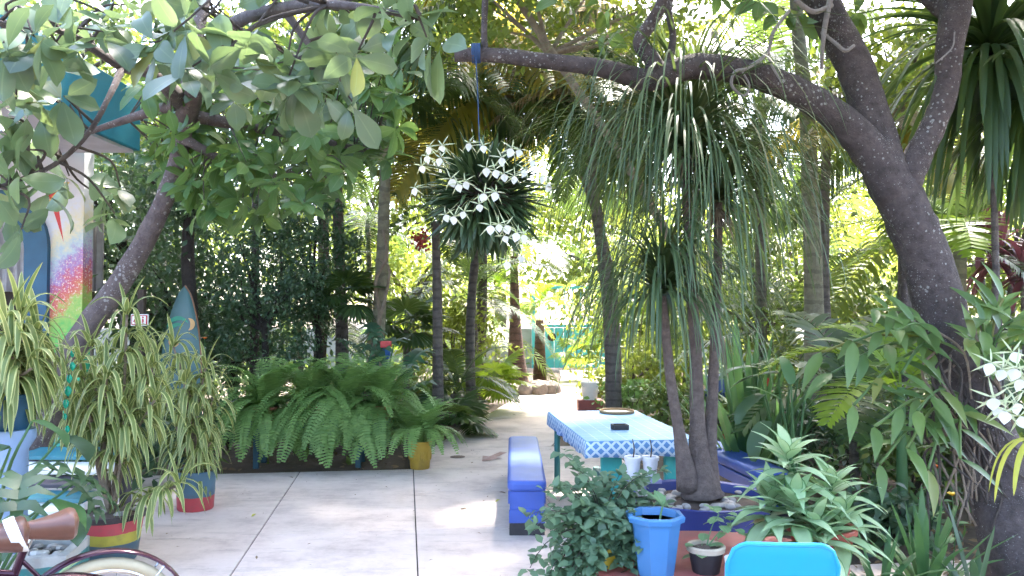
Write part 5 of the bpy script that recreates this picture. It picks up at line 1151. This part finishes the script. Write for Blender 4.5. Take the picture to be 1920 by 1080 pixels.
ptree('mid_tree', 'leafy tree behind the yucca-like blades', 1430, 560, 15, 1.6, 1.6, 30, 100, .15, L_canopy, .1)
ptree('mid_tree', 'green bush behind the red-leaved plants at the right edge', 1900, 420, 10.5, 1.3, 1.4, 26, 110, .13, L_canopy, .08)
ptree('mid_tree', 'green bush low behind the forked trunk', 1650, 640, 11.5, 1.5, .9, 26, 110, .12, L_canopy, .07)
ptree('mid_tree', 'shaded tree behind the restroom sign', 440, 620, 13.5, 1.3, 1.3, 28, 110, .13, L_dark, .1, m_barkd)
ptree('mid_tree', 'leafy crown above the mural building', 100, 120, 13, 2.0, 1.2, 30, 110, .2, L_canopy, .12)
ptree('mid_tree', 'crown with fine leaves above the leaning trunk', 480, 180, 11, 1.4, .9, 30, 130, .1, L_canopy, .07)
ptree('mid_tree', 'tall crown at the top centre behind the bough', 900, 40, 16, 1.9, 1.1, 24, 60, .17, L_bright, .12)
ptree('mid_tree', 'leafy crown filling the left of the top edge behind the almond leaves', 600, 60, 14, 2.2, 1.3, 30, 110, .2, L_bright, .12)
FT = [(-13, 27, 5, 3.4, 3.8), (-8.5, 30, 6.2, 3.4, 4.4), (-4.2, 27.5, 5.5, 2.8, 4.2), (-.4, 31, 6.5, 2.9, 4.6), (3.2, 28.5, 4.2, 2.6, 3.1), (6.3, 31, 4.2, 3.0, 3.1), (10.2, 28, 3.6, 3.2, 2.9), (14.5, 30, 5.6, 3.6, 4.2), (19, 29, 5.5, 3.8, 4)]
FTL = ['far sunlit tree beyond the wall, first from the left', 'far sunlit tree beyond the wall, second from the left', 'far sunlit tree beyond the wall behind the tall palm', 'far sunlit tree beyond the wall behind the hanging orchid', 'far sunlit tree beyond the wall right behind the gate', 'far sunlit tree beyond the wall behind the ponytail palm', 'far sunlit tree beyond the wall behind the fork of boughs', 'far sunlit tree beyond the wall, second from the right', 'far sunlit tree beyond the wall, first from the right']
for (x, y, z, rx, rz), lb in zip(FT, FTL): tree('far_tree', lb, x, y, z, rx, rx * .7, rz, 44, 85, .3, L_bright, .2, group='trees beyond the wall', spread=.26)

# ------------------------------------------------------------------ low palms and plants between patio and path
def fanpalm(name, label, px, py, D, n, R, m, zc=None, group=None):
    c = P(px, py, D); t = thing(name, label, 'fan palm', (c.x, c.y, 0), 0, group); H = c.z
    fm = [mq(fan(R * s, 26, sp, .03, dr), 'leaf', m) for s, sp, dr in ((1, 4.2, .5), (.9, 3.6, .7), (1.05, 4.6, .35))]
    if H > .8: part('trunk', mq(tube([(0, 0, -.05), (.02, 0, H * .5), (0, 0, H - .15)], [.06, .05, .045], 9), 'trunk', m_palmbark), None, t)
    for k in range(n):
        a = k * 2.4 + U(-.3, .3); el = 1.1 - 1.3 * k / n; L_ = R * U(.7, 1.0)
        d = Vector((math.cos(a) * math.cos(el), math.sin(a) * math.cos(el), math.sin(el))); b = Vector((0, 0, max(.05, H - .2))); e = b + d * L_
        lf = part('leaf', fm[k % 3], None, t, M=Matrix.Translation(e) @ Matrix(np.array(frames([np.array(d) + [0, 0, -.35]])[0]).tolist()).to_4x4())
        part('stalk', mq(tube([b, b.lerp(e, .5) + Vector((0, 0, .04)), e], [.009, .007, .006], 6), 'stalk', L_strap), None, t)
fanpalm('fan_palm', 'shaded fan palm between the dark shrub and the greenish trunk', 645, 540, 10.8, 11, .42, L_palm)
fanpalm('fan_palm', 'bright sunlit fan palm at the left edge of the path', 925, 700, 13.6, 12, .45, L_palmb)
fanpalm('fan_palm', 'low fan palm spilling over the path kerb beside the ferns', 840, 770, 11.0, 10, .42, L_palm)
fanpalm('fan_palm', 'dark fan palm behind the split-leaf philodendron', 760, 600, 12.4, 12, .5, L_palm)
fanpalm('fan_palm', 'yellow-green fan palm near the gate', 1085, 655, 19.5, 7, .5, L_palmb)
ph = thing('split_leaf_plant', 'split-leaf philodendron with deeply lobed leaves above the ferns', 'plant', (P(720, 830, 9.9).x, 9.9, 0))
slm = [mq(split_leaf(L_, L_ * .95, 7), 'leaf', L_split) for L_ in (.42, .36, .48)]
for k, (px, py, D, az) in enumerate(((680, 650, 9.9, 1.2), (700, 690, 9.7, 2.4), (740, 640, 10.1, -.6), (765, 690, 9.7, -1.2), (720, 720, 9.5, 3.4), (790, 660, 10.2, -.4), (660, 690, 9.8, 1.9), (750, 730, 9.5, -2.2), (800, 720, 9.8, -1.6), (690, 610, 10.3, .6), (640, 640, 10.2, 1.6))):
    e = P(px, py, D) - Vector(ph.location); part('stalk', mq(tube([(0, 0, 0), (e.x * .4, e.y * .4, e.z * .7), tuple(e)], [.014, .012, .008], 6), 'stalk', L_strap), None, ph)
    part('leaf', slm[k % 3], None, ph, M=Matrix.Translation(e) @ Matrix.Rotation(az + PI, 4, 'Z') @ Matrix.Rotation(-.3, 4, 'X'))
wbk = thing('white_bucket', 'white bucket on a red block at the right of the path', 'bucket', (P(1106, 765, 13.6).x, 13.6, 0))
HS().box((0, 0, .11), (.42, .3, .22)).obj('block', m_redc, wbk, bev=.015); HS().lathe([(.12, .221), (.15, .5), (.155, .5), (.155, .515), (.14, .515), (.13, .4)], 24).obj('bucket', m_pw, wbk, smooth=True)
HS().tube([(-.15, 0, .5), (-.1, -.1, .44), (.1, -.1, .44), (.15, 0, .5)], .004, 6).obj('handle', m_chrome, wbk)

q = P(724, 640, 9.95); pt = thing('painted_post', 'small garden post painted red and blue among the split leaves', 'post', (q.x, q.y, 0)); m_rp = mat('red_gloss', (.5, .04, .04), None, 5, .4); m_bp = mat('blue_gloss', (.03, .12, .4), None, 5, .4)
HS().tube([(0, 0, -.02), (0, 0, 1.22)], .022, 8, 1).obj('pole', m_wood, pt, smooth=True); HS().box((0, 0, 1.30), (.13, .1, .08)).obj('cap', m_rp, pt, bev=.006); HS().lathe([(.03, 1.12), (.055, 1.16), (.055, 1.24), (.03, 1.259)], 14).obj('collar', m_bp, pt, smooth=True); HS().lathe([(.03, .86), (.05, .9), (.05, 1.0), (.03, 1.04)], 14).obj('ring', m_bp, pt, smooth=True); HS().lathe([(.024, .78), (.045, .8), (.045, .84), (.024, .858)], 14).obj('ring', m_rp, pt, smooth=True)
gc = thing('glass_chime', 'string of green glass drops hanging among the variegated leaves', 'ornament', P(138, 655, 5.2))
gpts = [P(138, 655, 5.2), P(134, 700, 5.2), P(128, 760, 5.2), P(124, 820, 5.2)]; part('string', mq(tube(gpts, [.0015] * 4, 6, 2), 'string', m_twig), None, gc, world=True)
for k in range(7):
    w_ = gpts[0].lerp(gpts[3], k / 7 + .05); HS().lathe([(0, -.03), (.014, -.012), (.018, .006), (.01, .024), (0, .03)], 8).obj('glass_drop', gl, gc, smooth=True, M=Matrix.Translation(w_ - Vector(gc.location) + Vector((U(-.015, .015), -.01, 0))) @ Matrix.Scale(U(.8, 1.3), 4))
def little_flower(label, px, py, D, c):
    e = P(px, py, D); t = thing('small_flower', label, 'flower', (e.x, e.y, 0)); fm_ = leafm('petal_' + label[:6], c, c, c, .3, .5)
    part('stem', mq(tube([(0, 0, -.02), (.02, .01, e.z * .5), (0, 0, e.z)], [.004, .004, .003], 6), 'stem', L_strap), None, t); pm = mq(blade(.045, .03, 4, 'ovate', .5, .2, .4), 'petal', fm_)
    for k in range(7): part('petal', pm, None, t, M=Matrix.Translation((0, 0, e.z)) @ Matrix.Rotation(k * .9, 4, 'Z') @ Matrix.Rotation(.4, 4, 'X'))
    for k in range(4): part('leaf', rl[k % 2], None, t, M=Matrix.Translation((.01, 0, e.z * (.3 + .15 * k))) @ Matrix.Rotation(k * 2.4, 4, 'Z'))
little_flower('yellow flower in the bed left of the forked trunk base', 1785, 930, 5.4, (.7, .5, .03)); little_flower('orange flower in the dark shrub right of the surfboard', 384, 636, 8.4, (.75, .22, .03)); little_flower('orange-red flower low under the hanging orchid leaves', 1758, 878, 5.7, (.7, .15, .03))
# low hedge behind the table
def shrub(label, x, y, rx, ry, h, n, ls, m, name='low_shrub', group='low shrubs in the beds'):
    t = thing(name, label, 'shrub', (x, y, 0), 0, group)
    p = np.stack([rng.normal(0, rx * .5, n), rng.normal(0, ry * .5, n), U(.05, 1, n) ** .7 * h], 1); p[:, :2] *= (1.1 - .4 * (p[:, 2:] / h))
    d = rng.normal(0, 1, (n, 3)) + [0, -.2, .2]; u = rng.normal(0, .5, (n, 3)) + [0, -.3, 1]
    part('foliage', mq(inst(blade(ls, ls * .5, 3, 'ovate', .5, .25), frames(d, u), p, U(.7, 1.3, n)), 'foliage', m), None, t, kind='stuff')
    for k in range(6): a = U(0, 6.28); part('stem', mq(tube([(0, 0, -.03), (.2 * rx * math.cos(a), .2 * ry * math.sin(a), h * .4), (.5 * rx * math.cos(a), .5 * ry * math.sin(a), h * .85)], [.01, .008, .004], 5), 'stem', m_twig), None, t)
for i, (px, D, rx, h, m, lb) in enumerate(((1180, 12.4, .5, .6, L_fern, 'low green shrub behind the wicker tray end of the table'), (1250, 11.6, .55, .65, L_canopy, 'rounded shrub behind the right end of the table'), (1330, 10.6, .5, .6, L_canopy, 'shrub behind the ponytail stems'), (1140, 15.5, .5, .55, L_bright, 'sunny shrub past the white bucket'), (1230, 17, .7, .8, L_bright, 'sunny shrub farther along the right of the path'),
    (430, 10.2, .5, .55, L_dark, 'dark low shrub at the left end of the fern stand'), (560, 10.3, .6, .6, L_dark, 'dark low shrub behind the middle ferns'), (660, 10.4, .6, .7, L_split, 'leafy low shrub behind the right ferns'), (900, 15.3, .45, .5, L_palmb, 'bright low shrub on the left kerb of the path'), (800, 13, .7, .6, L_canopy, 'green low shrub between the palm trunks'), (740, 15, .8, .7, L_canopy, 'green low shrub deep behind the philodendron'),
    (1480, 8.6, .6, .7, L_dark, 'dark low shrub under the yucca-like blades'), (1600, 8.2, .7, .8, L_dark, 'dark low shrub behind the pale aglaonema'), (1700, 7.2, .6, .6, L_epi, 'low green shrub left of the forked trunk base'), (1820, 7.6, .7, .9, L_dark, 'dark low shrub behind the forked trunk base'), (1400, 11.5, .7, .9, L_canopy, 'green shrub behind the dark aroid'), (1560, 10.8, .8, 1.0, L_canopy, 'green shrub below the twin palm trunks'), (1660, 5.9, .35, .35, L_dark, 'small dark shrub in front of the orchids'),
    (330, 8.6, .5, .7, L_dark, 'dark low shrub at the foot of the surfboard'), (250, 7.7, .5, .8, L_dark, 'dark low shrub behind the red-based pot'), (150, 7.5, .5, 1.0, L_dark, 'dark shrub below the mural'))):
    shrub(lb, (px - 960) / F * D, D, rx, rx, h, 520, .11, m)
for x, y, h_, m_, lb in ((4.3, 6.2, .9, L_canopy, 'green shrub right of the forked trunk'), (5.0, 7.6, 1.2, L_dark, 'dark shrub past the red cordylines'), (5.6, 5.4, .8, L_epi, 'low yellow-green shrub beyond the right edge'), (6.2, 9.0, 1.5, L_canopy, 'tall green shrub far right behind the strap-leaved trees'), (4.6, 9.6, 1.3, L_canopy, 'green shrub behind the areca palm'), (7.4, 7.0, 1.2, L_dark, 'dark shrub farthest right in the bed')): shrub(lb, x, y, 1.0, .9, h_, 900, .13, m_)
n = 9000; pos = np.stack([U(-10, 12, n), U(9, 24, n), U(0, .45, n) ** 1.0], 1); k1 = (pos[:, 0] < -1.5 + (pos[:, 1] - 9) * .15) | (pos[:, 0] > 1.5 + (pos[:, 1] - 9) * .12); pos = pos[k1]; n = len(pos)
tag(part('undergrowth', mq(inst(blade(.16, .06, 3, 'lance', .7, .3), frames(rng.normal(0, 1, (n, 3)) + [0, 0, .6], rng.normal(0, .4, (n, 3)) + [0, -.2, 1]), pos, U(.6, 1.4, n)), 'undergrowth', L_canopy)), 'mixed low undergrowth covering the garden beds', kind='stuff')

# ------------------------------------------------------------------ plants on the right
def rosette(name, label, cat, px, py, D, n, L0, L1, W, g0, g1, m, e0=.5, e1=1.5, seg=9, prof='strap', z=None, fold=.3, stem=None, group=None):
    c = P(px, py, D); zz = c.z if z is None else z; t = thing(name, label, cat, (c.x, c.y, 0 if stem or z == 0 else zz), 0, group)
    vs = [quads('leaf', *strand(0, e, L0 + (L1 - L0) * U(0, 1), W, g0 + (g1 - g0) * U(0, 1), seg, prof=prof, fold=fold), m) for e in np.linspace(e1, e0, 7)]
    b = Vector((0, 0, zz if stem else 0))
    if stem: part('trunk', mq(tube([(0, 0, -.05), (.03, .02, zz * .5), (0, 0, zz)], [stem * 1.2, stem, stem * .8], 9, 5, .02), 'trunk', m_palmbark), None, t)
    for k in range(n): part('leaf', vs[min(6, int(7 * k / n))], None, t, M=yaw(b + Vector((U(-.02, .02), U(-.02, .02), -.12 * (k / n) if stem else 0)), k * 2.4 + U(-.3, .3), U(.85, 1.1)))
    return t
rosette('bladed_plant', 'tall upright clump of long green sword leaves behind the planter', 'plant', 1400, 800, 7.6, 34, 1.2, 1.65, .075, .02, .09, L_strap, 1.0, 1.5, z=0)
rosette('bladed_plant', 'upright sword-leaf clump between the planter and the dark aroid', 'plant', 1450, 820, 8.4, 22, 1.0, 1.4, .07, .03, .12, L_strap, .9, 1.5, z=0)
rosette('strap_tree', 'tall plant with long dark hanging strap leaves at the top right corner', 'tree', 1855, 80, 5.8, 220, .8, 1.35, .05, .16, .36, L_palm, -.5, 1.4, stem=.025)
rosette('strap_tree', 'strap-leaved tree partly cut by the right edge, lower than its neighbour', 'tree', 1940, 190, 6.0, 180, .8, 1.3, .05, .16, .36, L_palm, -.6, 1.3, stem=.025)
for px, py, D, lb in ((1870, 470, 7.4, 'dark red cordyline beside the forked trunk, the taller one'), (1915, 500, 7.0, 'dark red cordyline cut by the right edge'), (1840, 440, 8.2, 'dark red cordyline half hidden behind the taller one')): rosette('red_cordyline', lb, 'plant', px, py, D, 34, .38, .55, .06, .08, .25, L_red, -.2, 1.35, stem=.02)
rosette('sword_plant', 'pale green sword leaves on the ground left of the forked trunk', 'plant', 1735, 1100, 4.75, 26, .5, .72, .05, .05, .2, L_strap, .7, 1.45, z=0)
rosette('sword_plant', 'arching sword leaves behind the cyan chair', 'plant', 1650, 1090, 4.6, 24, .4, .62, .045, .08, .25, L_strap, .4, 1.4, z=0)
rosette('sword_plant', 'dark sword leaves at the foot of the forked trunk', 'plant', 1830, 1080, 4.5, 18, .4, .6, .045, .06, .2, L_dark, .5, 1.4, z=0)
def paddle_plant(label, px, py, D, leaves, L_, W, m, name='aroid'):
    g = P(px, py, D); t = thing(name, label, 'plant', (g.x, g.y, 0)); lm = [mq(blade(L_ * s, W * s, 9, 'paddle', dr, .15, .1, wave=.03), 'leaf', m) for s, dr in ((1, .7), (.85, 1.0), (1.1, .5))]
    for k, (qx, qy, qD, az, tilt) in enumerate(leaves):
        e = P(qx, qy, qD) - Vector(t.location); part('stalk', mq(tube([(0, 0, 0), (e.x * .5, e.y * .5, e.z * .65), tuple(e)], [.013, .011, .007], 6), 'stalk', L_strap), None, t)
        part('leaf', lm[k % 3], None, t, M=Matrix.Translation(e) @ Matrix.Rotation(az, 4, 'Z') @ Matrix.Rotation(tilt, 4, 'X'))
paddle_plant('dark glossy aroid with broad leaves right of the sword-leaf clump', 1470, 860, 6.9, ((1460, 700, 6.8, 1.2, -.1), (1420, 690, 6.9, 1.6, .1), (1480, 730, 6.6, -1.8, .9), (1500, 690, 7, -.9, .2), (1440, 790, 6.5, 2.2, -.6), (1500, 770, 6.6, -1.6, -.5), (1540, 750, 7, -.8, -.2), (1430, 740, 6.8, 2.0, -.3)), .44, .2, L_dark)
paddle_plant('upright bright green paddle leaf plant in front of the dark aroid', 1490, 800, 6.3, ((1483, 720, 6.3, .2, 1.2), (1510, 740, 6.3, -1.2, .6), (1465, 750, 6.3, 1.4, .5)), .26, .11, L_strap, 'paddle_plant')
FR_grey = fset(1.15, L_palm, .2, .042, .42, 22, (1.3, 1.0, .7, .35))
gp = thing('grey_palm', 'small palm with dark green ribbed fronds behind the bright frond', 'palm tree', (P(1600, 780, 7.4).x, 7.4, 0))
for k, (az, v) in enumerate(((2.7, 1), (3.4, 2), (.6, 0), (2.0, 0), (1.3, 1), (4.3, 2), (5.4, 1), (-.2, 2))): part('frond', FR_grey[v], None, gp, M=yaw((0, 0, .8), az, U(.85, 1.1)))
part('stem', mq(tube([(0, 0, -.05), (0, 0, .45), (0, 0, .85)], [.05, .045, .03], 8), 'stem', m_palmbark), None, gp)
bpalm = thing('young_palm', 'young palm with bright green broad fronds left of the forked trunk', 'palm tree', (P(1690, 800, 6.4).x, 6.4, 0))
for k, (az, s) in enumerate(((2.75, 1.0), (2.2, .8), (.4, .8), (3.6, .8), (1.2, .8), (-.6, .7))): part('frond', FR_bright[(1, 0, 1, 2, 0, 2)[k]], None, bpalm, M=yaw((0, 0, 1.05), az, s * .95))
part('stem', mq(tube([(0, 0, -.05), (0, 0, .6), (0, 0, 1.1)], [.05, .04, .03], 8), 'stem', L_strap), None, bpalm)
palm('areca_palm', 'palm with striped pale fronds right of the forked trunk', [(1790, GY(7.2), 7.2, 34), (1795, 640, 7.2, 28), (1800, 470, 7.2, 24)], P(1800, 455, 7.2), [FR_small, FR_bright], 12, .8, m_palmgreen)

# epiphytic orchids on the trunk
elv = [mq(blade(L_, L_ * .25, 6, 'lance', dr, .3, .1), 'leaf', L_epi) for L_, dr in ((.27, .4), (.22, .7), (.31, .5), (.24, .2))]
def epi(label, px, py, D, shoots, seed):
    c = P(px, py, D); t = thing('epiphyte_orchid', label, 'orchid', c, 0, 'orchids growing on the forked trunk')
    for qx, qy, qD in shoots:
        e = P(qx, qy, qD) - c; n = 7; pts = smooth_path([(0, 0, 0), tuple(e * .5 + Vector((0, 0, .08))), tuple(e)], 5)
        part('cane', mq(tube([tuple(q) for q in pts[::3]] + [tuple(pts[-1])], [.009] * (len(pts[::3]) + 1), 6, 2), 'cane', L_epi), None, t)
        for k in range(n):
            i = min(len(pts) - 1, int((.25 + .75 * k / (n - 1)) * (len(pts) - 1))); q = pts[i]; dirn = np.array(e.normalized()); sd = np.cross(dirn, [0, -.6, .8]); sd /= np.linalg.norm(sd)
            d = dirn * U(.2, .9) + sd * (1 if k % 2 else -1) * U(.5, 1.1) + U(-.35, .35, 3); part('leaf', elv[k % 4], None, t, M=M4(frames([d], np.array([[U(-.4, .4), -.5, 1]]))[0], q, U(.75, 1.1)))
epi('orchid clump with oblong leaves reaching left from the forked trunk', 1765, 640, 5.05, ((1600, 640, 4.95), (1560, 700, 4.9), (1640, 580, 5.0), (1600, 760, 4.85), (1690, 700, 4.8), (1540, 660, 5.1), (1680, 620, 4.85)), 1)
epi('orchid clump with oblong leaves hanging below on the forked trunk', 1800, 740, 4.95, ((1640, 800, 4.75), (1700, 840, 4.7), (1650, 870, 4.7), (1740, 880, 4.65), (1800, 860, 4.65), (1720, 770, 4.7)), 2)
epi('orchid clump with oblong leaves on the right side of the forked trunk', 1850, 690, 4.9, ((1900, 600, 4.8), (1880, 560, 4.9), (1940, 650, 4.7), (1840, 600, 4.75), (1920, 720, 4.7), (1810, 640, 4.7)), 3)
rm_ = thing('aerial_roots', 'mat of brown aerial roots wrapped round the forked trunk', 'roots', P(1830, 780, 5.0))
for k in range(46):
    x0, y0 = U(1740, 1860), U(600, 860); part('root', mq(ptube([(x0, y0, 4.93, 5), (x0 + U(-40, 60), y0 + U(30, 80), 4.86, 5), (x0 + U(-30, 90), y0 + U(100, 190), 4.84, 4)], sides=5, k=4), 'root', m_barktan if k % 3 == 0 else m_twig), None, rm_, world=True)
wo = thing('white_orchid', 'white spidery orchid flowers at the right edge by the trunk', 'orchid', P(1925, 720, 4.3))
for k, (px, py) in enumerate(((1858, 680), (1880, 692), (1905, 690), (1862, 745), (1885, 770), (1905, 755), (1915, 710), (1898, 660), (1870, 762), (1912, 780))):
    p = P(px, py, 4.2 + .02 * k); flower(wo, p, (U(-.6, .1), -1, U(-.2, .3)), U(-.5, .5), U(1.35, 1.7))
    part('flower_stalk', mq(tube([p + Vector((0, .02, 0)), (p + P(1950, 730, 4.6)) / 2 + Vector((0, 0, .04)), P(1955, 740, 4.7)], [.002, .0025, .003], 5, 3), 'flower_stalk', m_sepal), None, wo, world=True)
yl = thing('yellow_leaf_plant', 'drooping yellow-green strap leaves hanging at the right edge', 'plant', P(1950, 830, 4.2))
for az, L_, s in ((3.3, .5, 1), (3.6, .42, 1), (2.9, .45, 1), (4.0, .5, 1), (0.2, .5, 1)): part('leaf', quads('leaf', *strand(az, .5, L_, .032, .42, 10, prof='strap', fold=.3), L_yel), None, yl)
# parked things far right, red plank with blue barrel
rbn = thing('blue_barrel', 'dark blue barrel with a red board leaning on it behind the stems', 'barrel', (P(1360, 760, 11).x, 11, 0))
HS().lathe([(.24, 0), (.27, .03), (.27, .28), (.285, .3), (.27, .32), (.27, .6), (.285, .62), (.27, .64), (.25, .82), (.2, .84), (0, .84)], 24).obj('drum', mat('barrel_blue', (.03, .06, .16), None, 5, .5), rbn, smooth=True); HS().box((.18, -.34, .42), (.09, .025, 1.0), Matrix.Rotation(.7, 3, 'Y')).obj('red_board', mat('red_paint', (.55, .03, .03), None, 5, .4), rbn, bev=.004)
